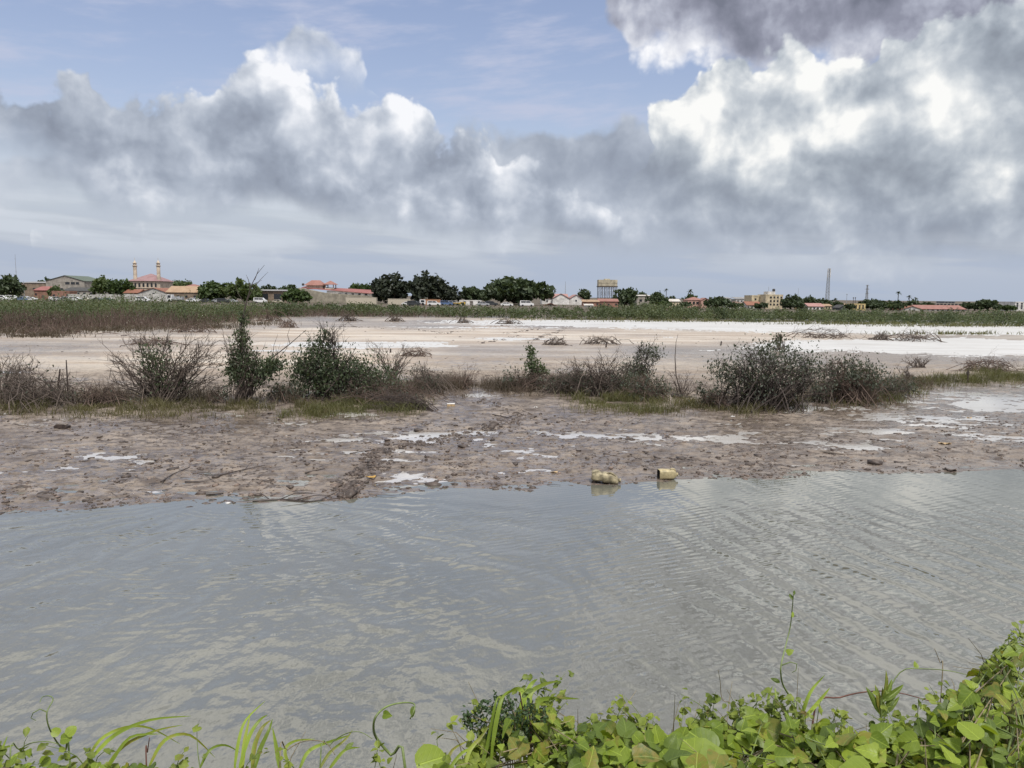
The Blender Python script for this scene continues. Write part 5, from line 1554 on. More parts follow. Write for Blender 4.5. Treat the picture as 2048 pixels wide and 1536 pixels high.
# ------------------------------------------------------------------ rubbish on the mud
MAT['plastic'] = flat_mat('faded yellow plastic', (0.40, 0.335, 0.19), .5, var=.3, scale=14)
MAT['plastic_dirty'] = wall_mat('dirty cream plastic', (0.40, 0.345, 0.225), .6, .5, 9, False)
MAT['black'] = flat_mat('shaded inside', (0.015, 0.013, 0.012), .8)
MAT['litter_white'] = flat_mat('white litter', (0.72, 0.71, 0.68), .6)
MAT['litter_tan'] = flat_mat('tan litter', (0.45, 0.32, 0.17), .6, var=.3, scale=20)
MAT['dead_leaf'] = flat_mat('yellow dead leaf', (0.42, 0.26, 0.07), .6, var=.3, scale=20)


def superring(cx, cy, cz, ry, rz, n=16, e=.45):
    out = []
    for i in range(n):
        a = 2 * math.pi * i / n; c_, s_ = math.cos(a), math.sin(a)
        out.append((cx, cy + ry * math.copysign(abs(c_) ** e, c_), cz + rz * math.copysign(abs(s_) ** e, s_)))
    return out


def loft(name, rings, mat, parent=None, caps=(True, True), jitter=0, seed=0, loc=None):
    rs_ = np.random.default_rng(seed); n = len(rings[0]); vs, fs = [], []
    for r in rings: vs += [tuple(np.array(p) + rs_.normal(size=3) * jitter) for p in r]
    for i in range(len(rings) - 1):
        fs += [(i * n + k_, i * n + (k_ + 1) % n, (i + 1) * n + (k_ + 1) % n, (i + 1) * n + k_) for k_ in range(n)]
    if caps[0]: fs.append(tuple(range(n - 1, -1, -1)))
    if caps[1]: fs.append(tuple(range((len(rings) - 1) * n, len(rings) * n)))
    return mesh_obj(name, vs, fs, mat, parent, True, loc)


# dented container
b = gz(1210, 966); b.z = 0.0
t = thing('plastic_container', 'large dented cream plastic container lying at the water edge', 'container', b, R(-8))
L = .21
loft('body', [superring(x, 0, z, ry, rz, 16, .5) for x, z, ry, rz in ((-.215, .115, .085, .055), (-.205, .12, .105, .075), (-.12, .125, .11, .085), (-.06, .105, .10, .072), (.0, .095, .11, .08), (.09, .085, .105, .078),
                                                                     (.16, .07, .09, .068), (.195, .06, .065, .05), (.212, .055, .04, .03))], MAT['plastic_dirty'], t, jitter=.006, seed=3)
MB().tube([(.03, -.03, .165), (.08, -.03, .185), (.13, -.03, .165), (.17, -.03, .115)], [.014, .016, .016, .013], 7).build('handle', MAT['plastic_dirty'], t, True)
loft('neck', [superring(x, .0, .055, r_, r_, 12, 1) for x, r_ in ((.205, .03), (.235, .03), (.236, .034), (.255, .034))], MAT['plastic_dirty'], t)
MB().box(-.20, -.16, -.07, .06, -.02, .05).build('foot', MAT['wetwood'], t)
# jug with cut off base
b = gz(1336, 957); b.z = 0.005
t = thing('plastic_jug', 'yellow plastic jug lying on its side with cut open black end', 'jug', b, R(6))
loft('body', [superring(x, 0, z, r_, r2, 20, e) for x, z, r_, r2, e in ((-.165, .078, .085, .078, .42), (-.155, .08, .088, .082, .42), (-.05, .08, .088, .08, .45), (.04, .08, .086, .08, .5), (.085, .078, .08, .076, .6), (.12, .075, .062, .058, .8), (.14, .072, .035, .034, 1))], MAT['plastic'], t, caps=(False, True), jitter=.0015)
loft('hollow_shade', [superring(-.164, 0, .078, .083, .076, 20, .42), superring(-.10, 0, .08, .08, .072, 20, .42)], MAT['black'], t, caps=(False, True))  # black lining stands in for the shade inside the hollow jug
loft('cap', [superring(x, 0, .072, r_, r_, 12, 1) for x, r_ in ((.138, .03), (.165, .03))], MAT['plastic'], t)
MB().tube([(.02, -.02, .155), (.05, -.02, .178), (.10, -.02, .165), (.12, -.02, .125)], .010, 6).build('handle', MAT['plastic'], t, True)
# carton
b = gz(902, 812)
t = thing('carton', 'small cream carton lying in the muddy way', 'carton', b, R(5))
MB().box(-.10, .10, -.05, .05, .0, .055).build('box', MAT['litter_tan'], t)
MB().box(-.102, .102, -.052, .052, .056, .072).build('lid', MAT['litter_white'], t)
# wood block
b = gz(124, 856)
t = thing('wood_block', 'pale topped block of wood on the mud at far left', 'wood block', b, R(-6))
MB().prism([(-.14, 0), (.15, 0), (.155, .05), (.10, .075), (-.08, .085), (-.145, .05)], -.07, .07).build('block', MAT['wetwood'], t)
MB().prism([(-.12, .086), (-.06, .100), (.09, .090), (.12, .080)], -.06, .05).build('bark_top', MAT['deadwood'], t)


def leafy(name, label, px, py, size, mat, seed, cat='leaf'):
    rs_ = np.random.default_rng(seed); b = gz(px, py); n = 10
    vs = [(0, 0, size * .25)]
    for i in range(n):
        a = 2 * math.pi * i / n; r_ = size * rs_.uniform(.7, 1.1)
        vs.append((r_ * 1.3 * math.cos(a), r_ * .8 * math.sin(a), size * rs_.uniform(0, .5)))
    fs = [(0, 1 + i, 1 + (i + 1) % n) for i in range(n)]
    vs2 = [(x, y, z - size * .12) for x, y, z in vs]
    o = mesh_obj(name, vs + vs2, fs + [(c_ + n + 1, b_ + n + 1, a_ + n + 1) for a_, b_, c_ in fs] + [(1 + i, n + 2 + i, n + 2 + (i + 1) % n, 1 + (i + 1) % n) for i in range(n)], MAT[mat], loc=b)
    return tag(o, label, cat)


leafy('dead_leaf', 'curled yellow leaf at the water edge beside the clod trail', 742, 955, .07, 'dead_leaf', 1)
leafy('dead_leaf', 'small yellow brown leaf right of the curled yellow one', 822, 953, .045, 'dead_leaf', 2)
leafy('dead_leaf', 'brown leaf left of the dented container', 1108, 945, .06, 'litter_tan', 3)
leafy('dead_leaf', 'brown crumpled leaf among wet mud at right', 1890, 888, .10, 'litter_tan', 4)
leafy('dead_leaf', 'small orange leaf on the bright wet mud at far right', 1938, 836, .05, 'dead_leaf', 5)
leafy('litter_scrap', 'white scrap near the trodden trail, left of the container', 1146, 912, .045, 'litter_white', 6, 'litter')
leafy('litter_scrap', 'white scrap in the water edge below the driftwood stub', 455, 1008, .045, 'litter_white', 7, 'litter')
leafy('litter_scrap', 'tiny yellow white scrap on the mud below the wide bare shrub', 371, 868, .035, 'litter_white', 8, 'litter')
leafy('litter_scrap', 'white scrap at the foot of the biggest bush', 1465, 834, .05, 'litter_white', 9, 'litter')
leafy('litter_scrap', 'white scrap under the brownish bush', 1615, 801, .055, 'litter_white', 10, 'litter')
leafy('litter_scrap', 'pale scrap in the muddy way right of the carton', 1072, 815, .05, 'litter_white', 11, 'litter')
leafy('mud_lump', 'upright dark lump at the water edge near the right edge', 1903, 941, .09, 'clod', 12, 'mud lump')

# ------------------------------------------------------------------ the bank at our feet
def vine_mat(name, dark, light, trans=.35):
    """broad leaf: pale ribs, mottled blade, some yellowing"""
    m, X, out = material(name)
    tc = X.n('ShaderNodeTexCoord').outputs['Object']
    sp = X.n('ShaderNodeSeparateXYZ'); X.link(tc, sp.inputs[0])
    x, y = S(X.t, sp.outputs[0]), S(X.t, sp.outputs[1])
    ax_ = x.m('ABSOLUTE')
    rnd = S(X.t, X.n('ShaderNodeObjectInfo').outputs['Random'])
    pos = X.n('ShaderNodeNewGeometry').outputs['Position']
    n = X.noise(pos, 55, 4, .6)
    c = X.mix((rnd * .75 + n * .4 - .08).clamp(), dark, light)
    c = X.mix((rnd * 7.3).m('FRACT').step(.70, .95) * n.step(.35, .6) * .7, c, (0.26, 0.20, 0.05))
    rib = ax_.step(.035, .008)
    fr = ((y - ax_ * .75) * 5.0).m('FRACT')
    side = (fr - .5).m('ABSOLUTE').step(.09, .02) * ax_.step(.5, .1)
    c = X.mix((rib + side * .55).clamp() * .42, c, tuple(min(.8, v * 1.7 + .03) for v in light))
    c = X.mix(X.noise(tc, 9, 2, .5).step(.70, .74) * .55, c, (0.12, 0.08, 0.03))
    b = principled(X, out, base_color=c, roughness=.42, specular_ior_level=.35)
    bump(X, b, rib * -.4 + side * -.3 + n * .25, .004, .6)
    t = X.n('ShaderNodeBsdfTranslucent'); X.link(X.mix(1.0, c, (1.5, 1.45, .6), 'MULTIPLY'), t.inputs['Color'])
    mx = X.n('ShaderNodeMixShader'); mx.inputs[0].default_value = trans
    X.link(b.outputs[0], mx.inputs[1]); X.link(t.outputs[0], mx.inputs[2]); X.link(mx.outputs[0], out.inputs['Surface'])
    return m


MAT['vine'] = vine_mat('vine leaf', (0.105, 0.165, 0.020), (0.30, 0.385, 0.050))
MAT['vine_dark'] = vine_mat('older leaf', (0.062, 0.100, 0.018), (0.155, 0.215, 0.040), .3)
MAT['grass_fg'] = vine_mat('grass blade', (0.12, 0.18, 0.022), (0.27, 0.36, 0.05), .4)
MAT['stem_green'] = flat_mat('green stem', (0.155, 0.205, 0.065), .5, var=.25, scale=30)
MAT['stem_dry'] = flat_mat('dry stem', (0.21, 0.17, 0.10), .8, var=.3, scale=30)
MAT['stem_red'] = flat_mat('reddish stem', (0.13, 0.055, 0.04), .7, var=.3, scale=30)
MAT['under'] = leaf_mat('undergrowth leaves', (0.065, 0.100, 0.018), (0.28, 0.34, 0.055), .3, 6.0, brown=(0.17, 0.12, 0.045))
MAT['feather'] = leaf_mat('feathery leaflets', (0.040, 0.070, 0.030), (0.080, 0.125, 0.055), .25, 12.0)

m, X, out = material('bank soil')
pos = X.n('ShaderNodeNewGeometry').outputs['Position']
nn = X.noise(pos, 9, 6, .65)
pb = principled(X, out, base_color=X.mix(nn.step(.3, .7), (0.045, 0.036, 0.024), (0.10, 0.085, 0.05)), roughness=.95)
bump(X, pb, nn, .04, 1)
MAT['soil'] = m


def bank_h(x, y):
    edge = 1.75 + .10 * np.sin(x * 2.1) + .75 * smooth(-.4, 1.6, x) + .2 * smooth(1.2, 2.5, x)
    top = 1.30 + .05 * np.sin(x * 3.7 + y * 2.0) + .16 * smooth(.8, 2.2, x)
    return top - (top + .5) * smooth(0, 1.35, y - edge) + fbm(x * 3, y * 3, 3, 8) * .05


xs, ys = np.linspace(-14, 14, 190), np.concatenate([np.linspace(-10, .5, 10)[:-1], np.linspace(.5, 4.8, 60)])
yy, xx = np.meshgrid(ys, xs, indexing='ij')
idx = np.arange(xx.size).reshape(xx.shape)
f = np.stack([idx[:-1, :-1], idx[:-1, 1:], idx[1:, 1:], idx[1:, :-1]], -1).reshape(-1, 4)
o = mesh_obj('bank', np.stack([xx, yy, bank_h(xx, yy)], -1), f, MAT['soil'], smooth=True)
tag(o, kind='structure')


# ---- leaf shapes, unit length, stalk at the origin, pointing along +y
def leaf_shape(name, outline, fold=.18, curl=.25, wave=.0, mat='vine', seed=0):
    """outline: list of (half width, y) from stalk to tip; blade folded along the midrib"""
    rs_ = np.random.default_rng(seed)
    vs, fs = [], []
    for i, (w, y) in enumerate(outline):
        z = -curl * max(0, y) ** 2 * .6
        wl, wr = w * rs_.uniform(.94, 1.06), w * rs_.uniform(.94, 1.06)
        dz = wave * math.sin(i * 2.1)
        yl = y - .0
        vs += [(-wl, yl, z + fold * wl + dz), (-wl * .5, yl + .015, z + fold * wl * .42 + dz * .3), (0, y + .02, z), (wr * .5, yl + .015, z + fold * wr * .42 - dz * .3), (wr, yl, z + fold * wr - dz)]
        if i:
            b = 5 * (i - 1)
            fs += [(b + k_, b + k_ + 1, b + k_ + 6, b + k_ + 5) for k_ in range(4)]
    me = bpy.data.meshes.new(name); me.from_pydata(vs, [], fs); me.update()
    me.polygons.foreach_set('use_smooth', [True] * len(me.polygons))
    me.materials.append(MAT[mat])
    return me


HEART = [(.10, -.14), (.30, -.13), (.42, -.02), (.47, .12), (.46, .28), (.40, .45), (.30, .62), (.19, .78), (.08, .92), (.01, 1.0)]
LOBED = [(.08, -.10), (.28, -.14), (.46, -.02), (.52, .16), (.40, .30), (.36, .40), (.34, .52), (.24, .70), (.11, .88), (.01, 1.0)]
ROUND = [(.12, -.06), (.32, -.02), (.46, .14), (.52, .34), (.49, .54), (.38, .74), (.22, .89), (.05, .97)]
OVAL = [(.02, 0), (.14, .10), (.22, .28), (.24, .46), (.21, .66), (.12, .86), (.01, 1.0)]
LANCE = [(.02, 0), (.07, .12), (.115, .3), (.12, .5), (.095, .72), (.05, .9), (.005, 1.0)]
SHAPES = {
    'heart': [leaf_shape('heart_leaf', HEART, .2, .3, .02, 'vine', i) for i in range(3)] + [leaf_shape('heart_leaf', HEART, .35, .5, .03, 'vine_dark', 7)],
    'lobed': [leaf_shape('lobed_leaf', LOBED, .22, .35, .03, 'vine', i) for i in range(2)] + [leaf_shape('lobed_leaf', LOBED, .3, .4, .03, 'vine_dark', 9)],
    'round': [leaf_shape('round_leaf', ROUND, .12, .2, .02, 'vine', i) for i in range(2)],
    'oval': [leaf_shape('oval_leaf', OVAL, .25, .35, .01, 'vine_dark', i) for i in range(2)] + [leaf_shape('oval_leaf', OVAL, .2, .3, .01, 'vine', 5)],
    'lance': [leaf_shape('lance_leaf', LANCE, .3, .5, .0, 'vine_dark', i) for i in range(2)],
}


def put_leaf(parent, loc, kind, size, rs_, face=None, tilt=.6, name='leaf', heading=None):
    me = SHAPES[kind][rs_.integers(len(SHAPES[kind]))]
    o = bpy.data.objects.new(name, me)
    up = Vector(face) if face is not None else Vector((rs_.normal() * tilt, -.35 + rs_.normal() * tilt, 1.0))
    up.normalize()
    h = heading if heading is not None else rs_.uniform(0, 2 * math.pi)
    fwd = Vector((math.cos(h), math.sin(h), 0)); fwd = (fwd - up * fwd.dot(up)).normalized()
    side = fwd.cross(up)
    M = Matrix((side, fwd, up)).transposed().to_4x4()
    o.matrix_local = Matrix.Translation(Vector(loc)) @ M @ Matrix.Scale(size, 4)
    col.objects.link(o); o.parent = parent
    return o


def fgY(py): return 2.02 + (1540 - py) * .0021


TOP = [(-60, 1500), (60, 1505), (150, 1512), (260, 1515), (420, 1520), (560, 1528), (700, 1535), (860, 1535), (930, 1500), (960, 1440), (1000, 1405), (1060, 1375), (1110, 1395), (1180, 1420), (1260, 1430), (1330, 1440), (1420, 1420),
       (1480, 1405), (1540, 1400), (1620, 1425), (1700, 1440), (1760, 1430), (1830, 1420), (1880, 1385), (1920, 1340), (1950, 1320), (1990, 1270), (2048, 1238), (2140, 1225), (2300, 1260), (2500, 1250), (2900, 1330)]
_tx, _ty = [p[0] for p in TOP], [p[1] + (28 if p[0] > 930 else 6) for p in TOP]


def fg_point(px, py, rs_=None, jit=.10):
    Y = fgY(py) + (rs_.normal() * jit if rs_ is not None else 0)
    return P(px, py, Y)


# ---- trailing vines, each with its stems and leaves
rs = np.random.default_rng(5)
VINES = [('heart leaved vine with the largest pale leaf, below the middle right', 1270, 60, 'heart', .055, 34), ('vine of small lobed leaves around the feathery plant', 1085, 90, 'lobed', .036, 46),
         ('vine of yellowing lobed leaves at the bottom, right of the feathery plant', 1165, 70, 'lobed', .040, 40), ('big smooth round leaved creeper low in the bottom middle', 1380, 90, 'round', .066, 30),
         ('heart leaved vine climbing behind the tall tendril foot', 1500, 70, 'heart', .045, 40), ('lobed vine between the tall tendril and the lance leaved plant', 1610, 70, 'lobed', .044, 40),
         ('vine with one large toothed leaf left of the lance leaved plant', 1690, 60, 'heart', .058, 34), ('mixed vine of dull leaves under the lance leaved plant', 1775, 60, 'lobed', .042, 40),
         ('vine at the foot of the heap in the right corner', 1860, 60, 'heart', .042, 44), ('leafy heap of vine climbing the right edge', 1960, 70, 'lobed', .044, 60),
         ('topmost vine shoots at the right edge', 2025, 50, 'oval', .045, 50), ('lowest vine in the right bottom corner', 1980, 80, 'round', .046, 40),
         ('small leaved vine in the left bottom corner', 70, 90, 'round', .028, 16), ('low vine leaves under the left grass', 240, 110, 'lobed', .028, 20)]
for i, (lab, cx, hw, kind, size, n) in enumerate(VINES):
    root = fg_point(cx, 1560); root.z = float(bank_h(root.x, root.y))
    t = thing('trailing_vine', lab, 'vine', root, 0, 'vines along the near bank')
    low = 'lowest' in lab or 'low ' in lab
    tips = []
    n = int(n * 1.7)
    for j in range(n):
        px = cx + rs.normal() * hw * .6
        tp = np.interp(px, _tx, _ty)
        if low and cx > 900: tp = max(tp, 1440)
        py = tp + 8 + rs.uniform(0, 1) ** 1.1 * max(30, 1556 - tp)
        p = fg_point(px, py, rs, .07)
        tips.append(p - root)
        put_leaf(t, p - root, kind, size * 1.08 * rs.uniform(.4, 1.3), rs)
    for j in range(max(4, n // 6)):
        seq = [tips[k_] for k_ in rs.choice(len(tips), 4, replace=False)]
        seq = sorted(seq, key=lambda v: v.z)
        pts = [Vector((seq[0].x, seq[0].y, -.02))] + [s_ + Vector((0, .01, -.02)) for s_ in seq]
        MB().tube(pts, [.0035, .003, .0028, .0022, .0015], 5).build('stem', MAT['stem_green'] if j % 3 else MAT['stem_dry'], t, True)

# ---- individual big leaves seen plainly
T0 = {}
def named(lab): return [o for o in bpy.data.objects if o.get('label') == lab][0]
for lab, px, py, kind, size, heading, face in (
        (VINES[0][0], 1262, 1472, 'heart', .118, -1.0, (.1, -.75, .8)), (VINES[0][0], 1300, 1490, 'heart', .10, .3, (-.3, -.8, .7)), (VINES[3][0], 1345, 1505, 'round', .125, .9, (-.2, -.6, .9)),
        (VINES[3][0], 1420, 1515, 'round', .135, 2.2, (.2, -.6, .9)), (VINES[3][0], 1360, 1540, 'round', .13, .2, (0, -.5, 1)), (VINES[3][0], 1475, 1535, 'round', .12, 2.6, (.1, -.6, .9)),
        (VINES[6][0], 1688, 1455, 'heart', .118, -.7, (.2, -.8, .7)), (VINES[4][0], 1470, 1400, 'heart', .065, .3, (0, -.6, .8)), (VINES[5][0], 1615, 1412, 'lobed', .055, -1.2, (.1, -.9, .4)), (VINES[4][0], 1530, 1430, 'heart', .075, 2.4, (-.2, -.7, .7)),
        (VINES[11][0], 2010, 1510, 'round', .075, -1.0, (.0, -.7, .8)), (VINES[9][0], 1960, 1470, 'heart', .07, -.6, (0, -.8, .7)), (VINES[10][0], 1985, 1395, 'oval', .09, .8, (0, -.6, .8)),
        (VINES[2][0], 1190, 1465, 'lobed', .06, -1.2, (0, -.7, .7)), (VINES[1][0], 1040, 1470, 'lobed', .065, 2.0, (0, -.6, .8))):
    t = named(lab)
    put_leaf(t, fg_point(px, py) - t.location + Vector((0, -.1, .0)), kind, size, rs, face, heading=heading)
t = thing('bright_leaf_shoot', 'single bright round leaf standing at the bottom, left of the feathery plant', 'plant', Vector((P(850, 1560, 2.0).x, 2.0, 1.3)))
put_leaf(t, P(835, 1530, 2.0) - t.location, 'round', .085, rs, (.2, -.75, .65), heading=.5)
put_leaf(t, P(870, 1545, 2.0) - t.location, 'round', .06, rs, (-.3, -.7, .6), heading=-.4)
MB().tube([(0, 0, -.02), (.0, 0, .2), P(838, 1528, 2.0) - t.location], [.003, .003, .002], 5).build('stem', MAT['stem_green'], t)


# ---- tendrils and shoots
def shoot(label, pts, r=.0032, leaves=(), Y=None, name='vine_tendril', mat='stem_green', extra=()):
    Yb = Y or fgY(pts[0][1])
    w = [P(px, py, Yb + .04 * math.sin(i * 1.3)) for i, (px, py) in enumerate(pts)]
    root = Vector((w[0].x, w[0].y, float(bank_h(w[0].x, w[0].y))))
    t = thing(name, label, 'tendril', root, 0, 'tendrils above the near bank')
    full = [Vector((0, 0, -.03))] + [v - root for v in w]
    sm = []
    for i in range(len(full) - 1):                      # rounded course
        a, b_, c_, d = full[max(0, i - 1)], full[i], full[i + 1], full[min(len(full) - 1, i + 2)]
        for s_ in range(4):
            u = s_ / 4
            sm.append(.5 * ((2 * b_) + (c_ - a) * u + (2 * a - 5 * b_ + 4 * c_ - d) * u * u + (3 * b_ - a - 3 * c_ + d) * u ** 3))
    sm.append(full[-1])
    MB().tube(sm, [r * (1 - .65 * i / len(sm)) for i in range(len(sm))], 6).build('stem', MAT[mat], t, True)
    for e in extra:
        ww = [P(px, py, Yb) - root for px, py in e]
        MB().tube(ww, [r * .6 * (1 - .6 * i / len(ww)) for i in range(len(ww))], 5).build('curl', MAT[mat], t, True)
    for px, py, kind, size, hd in leaves:
        put_leaf(t, P(px, py, Yb - .01) - root, kind, size, rs, (rs.normal() * .3, -.8, .6), heading=hd)
    return t


shoot('tallest thin tendril rising high over the water, right of centre', [(1590, 1430), (1587, 1406), (1567, 1372), (1562, 1351), (1562, 1331), (1570, 1297), (1580, 1256), (1584, 1222), (1587, 1187)], .0036,
      [(1575, 1306, 'heart', .022, .5), (1584, 1235, 'oval', .022, 1.5), (1586, 1200, 'oval', .022, 1.6), (1587, 1190, 'oval', .018, 1.4), (1560, 1365, 'oval', .03, 2.6)], 2.3, extra=[[(1562, 1331), (1581, 1324), (1594, 1328), (1592, 1341), (1584, 1345)]])
shoot('thick hooked tendril bending over the water, left of centre', [(810, 1534), (782, 1510), (753, 1476), (747, 1452), (753, 1431), (772, 1414), (800, 1406), (827, 1407), (828, 1421), (820, 1438)], .0048,
      [(768, 1429, 'heart', .026, -.3), (826, 1412, 'oval', .03, -1.5)], 2.1)
shoot('thin curled tendril at the far left bottom', [(140, 1524), (130, 1503), (113, 1483), (97, 1452), (94, 1424), (106, 1400), (99, 1392), (85, 1394), (80, 1404)], .0030,
      [(122, 1478, 'round', .032, .2), (134, 1470, 'round', .03, 1.2), (118, 1468, 'round', .026, 2.6)], 2.1, extra=[[(94, 1424), (80, 1418), (66, 1426), (62, 1436), (72, 1441)]])
shoot('arching tendril crossing the lower left corner', [(20, 1530), (40, 1500), (60, 1487), (90, 1483), (115, 1488), (130, 1503)], .0024, [(58, 1500, 'heart', .022, -1.5)], 2.1)
shoot('yellow arching runner right of the tallest tendril', [(1770, 1420), (1800, 1345), (1850, 1338), (1900, 1342), (1935, 1350)], .0026, [(1832, 1334, 'heart', .02, 1.6)], 2.45)
shoot('arching runner at the lower left middle', [(560, 1530), (575, 1500), (610, 1482), (650, 1485), (670, 1510)], .0024, [], 2.1, mat='stem_dry')
shoot('thin runner right of the left grass tuft', [(640, 1535), (660, 1490), (690, 1468), (720, 1464), (745, 1478)], .0024, [(690, 1500, 'oval', .03, 1.0)], 2.1)
shoot('dark woody twig arching below the lance leaved plant', [(1630, 1415), (1680, 1395), (1730, 1384), (1790, 1384), (1870, 1405)], .0034, [], 2.45, 'twig', 'stem_red')
shoot('thin dry weed stalk right of the tallest tendril', [(1885, 1345), (1880, 1325), (1869, 1297)], .0022, [], 2.5, 'weed_stalk', 'stem_dry')
shoot('reddish stem standing in the feathery plant', [(1062, 1470), (1046, 1420), (1040, 1385)], .0040, [(1044, 1395, 'oval', .03, 1.0), (1050, 1385, 'oval', .03, .6)], 2.2, 'weed_stalk', 'stem_red')
shoot('dark thin stalk in the left grass', [(293, 1536), (295, 1505), (299, 1475)], .0028, [], 2.1, 'weed_stalk', 'stem_red')
shoot('dry bent runner at the right bottom corner', [(2000, 1460), (2010, 1425), (2040, 1400)], .005, [], 2.2, 'twig', 'stem_dry')
shoot('pale curled runner low in the right corner', [(1895, 1536), (1905, 1480), (1915, 1450), (1940, 1442), (1950, 1455)], .003, [], 2.1)
shoot('thin grass like stalk left of the tallest tendril', [(1470, 1430), (1445, 1400), (1440, 1360), (1436, 1340)], .0018, [], 2.35, 'weed_stalk', 'stem_dry')


# ---- grass
def blade_mesh(pts, w, fold=.3):
    vs, fs = [], []
    n = len(pts)
    for i, p in enumerate(pts):
        d = (pts[min(i + 1, n - 1)] - pts[max(i - 1, 0)]).normalized()
        s_ = d.cross(Vector((0, -1, .35))).normalized(); up = s_.cross(d).normalized()
        u = i / (n - 1); ww = w * (min(1, .45 + u * 2.2) if u < .3 else (1 - ((u - .3) / .7) ** 1.8)) + .0004
        vs += [p - s_ * ww + up * ww * fold, p, p + s_ * ww + up * ww * fold]
        if i: b_ = 3 * (i - 1); fs += [(b_, b_ + 1, b_ + 4, b_ + 3), (b_ + 1, b_ + 2, b_ + 5, b_ + 4)]
    return vs, fs


def tuft(label, px, py, blades_, Y=2.1, w=.007):
    root = P(px, py, Y); root.z = float(bank_h(root.x, root.y))
    t = thing('grass_tuft', label, 'grass', root, 0, 'grass tufts on the near bank')
    for seq in blades_:
        a = [P(x_, y_, Y + .03 * i) - root for i, (x_, y_) in enumerate(seq)]
        pts = []
        for i in range(len(a) - 1):
            p0, p1, p2, p3 = a[max(0, i - 1)], a[i], a[i + 1], a[min(len(a) - 1, i + 2)]
            for s_ in range(4):
                u = s_ / 4
                pts.append(.5 * ((2 * p1) + (p2 - p0) * u + (2 * p0 - 5 * p1 + 4 * p2 - p3) * u * u + (3 * p1 - p0 - 3 * p2 + p3) * u ** 3))
        pts.append(a[-1])
        pts = [Vector((pts[0].x * .4, pts[0].y * .4, 0))] + pts
        v, f = blade_mesh(pts, w * rs.uniform(.75, 1.2))
        mesh_obj('blade', v, f, MAT['grass_fg'], t, True)
    return t


tuft('upright grass tuft with broad bright blades, left of centre', 485, 1536, [[(470, 1530), (478, 1480), (492, 1440), (530, 1402)], [(485, 1530), (490, 1480), (500, 1432)], [(505, 1530), (510, 1490), (525, 1455), (542, 1440)], [(510, 1535), (520, 1500), (538, 1460), (545, 1438)],
                                                                                        [(480, 1530), (500, 1470), (520, 1440), (535, 1430)], [(560, 1536), (552, 1490), (545, 1455)]], w=.0058)
tuft('long arching grass blades sweeping right in the lower left', 200, 1536, [[(180, 1520), (230, 1470), (300, 1440), (382, 1432)], [(215, 1530), (250, 1490), (310, 1462), (365, 1450)], [(170, 1530), (200, 1480), (250, 1455), (300, 1456), (360, 1488)],
                                                                                         [(220, 1530), (260, 1475), (320, 1468)], [(300, 1530), (330, 1480), (380, 1470), (430, 1515)]], w=.0046)
tuft('thin drooping grass right of the bright tuft', 620, 1536, [[(600, 1536), (620, 1500), (670, 1480), (700, 1470)], [(640, 1536), (660, 1505), (690, 1480), (705, 1460)], [(580, 1536), (570, 1500), (590, 1482), (630, 1478)], [(660, 1536), (690, 1500), (720, 1495)],
                                                                          [(400, 1536), (420, 1500), (450, 1490), (480, 1505)]], w=.0048)
tuft('low grass in the far left corner', 20, 1536, [[(0, 1536), (5, 1500), (15, 1472)], [(20, 1536), (25, 1515), (50, 1500)], [(-20, 1530), (0, 1500), (30, 1490)]], w=.006)
tuft('fine grass at the foot of the feathery plant', 940, 1536, [[(930, 1536), (940, 1500), (965, 1470), (985, 1440)], [(900, 1536), (925, 1505), (960, 1490)], [(960, 1536), (975, 1490), (990, 1410), (1000, 1390)], [(890, 1536), (905, 1500), (940, 1480)], [(985, 1490), (995, 1430), (1005, 1395), (1020, 1380)]], w=.0055)
tuft('broad blades topping the feathery plant', 1050, 1420, [[(1060, 1420), (1062, 1385), (1090, 1368), (1118, 1362)], [(1050, 1420), (1045, 1385), (1030, 1378), (1010, 1392)], [(1075, 1420), (1080, 1400), (1120, 1396), (1160, 1398)], [(1040, 1420), (1060, 1372), (1075, 1358)]], 2.25, .007)
tuft('grass spears between the tall tendril and lance leaved plant', 1630, 1440, [[(1600, 1440), (1620, 1385), (1650, 1350)], [(1605, 1440), (1640, 1400), (1660, 1375)], [(1535, 1420), (1538, 1390), (1545, 1372)], [(1548, 1420), (1552, 1400), (1550, 1375)]], 2.35, .006)

# ---- lance leaved plant
root = P(1765, 1450, 2.4); root.z = float(bank_h(root.x, root.y))
t = thing('lance_leaved_plant', 'upright plant with glossy lance shaped leaves at lower right', 'plant', root)
top = P(1762, 1400, 2.4) - root
MB().tube([(0, 0, 0), top * .5 + Vector((.01, 0, 0)), top], [.005, .004, .003], 6).build('stem', MAT['stem_green'], t)
for px, py, s_, h in ((1742, 1380, .085, 2.0), (1776, 1372, .09, 1.0), (1790, 1368, .08, .7), (1800, 1382, .09, .1), (1760, 1410, .08, 2.8), (1790, 1395, .09, -.3), (1772, 1385, .07, 1.7), (1750, 1395, .085, 2.5), (1805, 1400, .085, -.6)):
    base = Vector((top.x, top.y, top.z - .03 + rs.normal() * .02))
    d = (P(px, py, 2.4) - root) - base
    o = bpy.data.objects.new('leaf', SHAPES['lance'][rs.integers(2)])
    fwd = d.normalized(); up = (Vector((rs.normal() * .3, -1, .4)) - fwd * Vector((0, -1, .4)).dot(fwd)).normalized(); side = fwd.cross(up).normalized(); up = side.cross(fwd)
    o.matrix_local = Matrix.Translation(base) @ Matrix((side, fwd, up)).transposed().to_4x4() @ Matrix.Scale(s_ * 1.05, 4)
    col.objects.link(o); o.parent = t

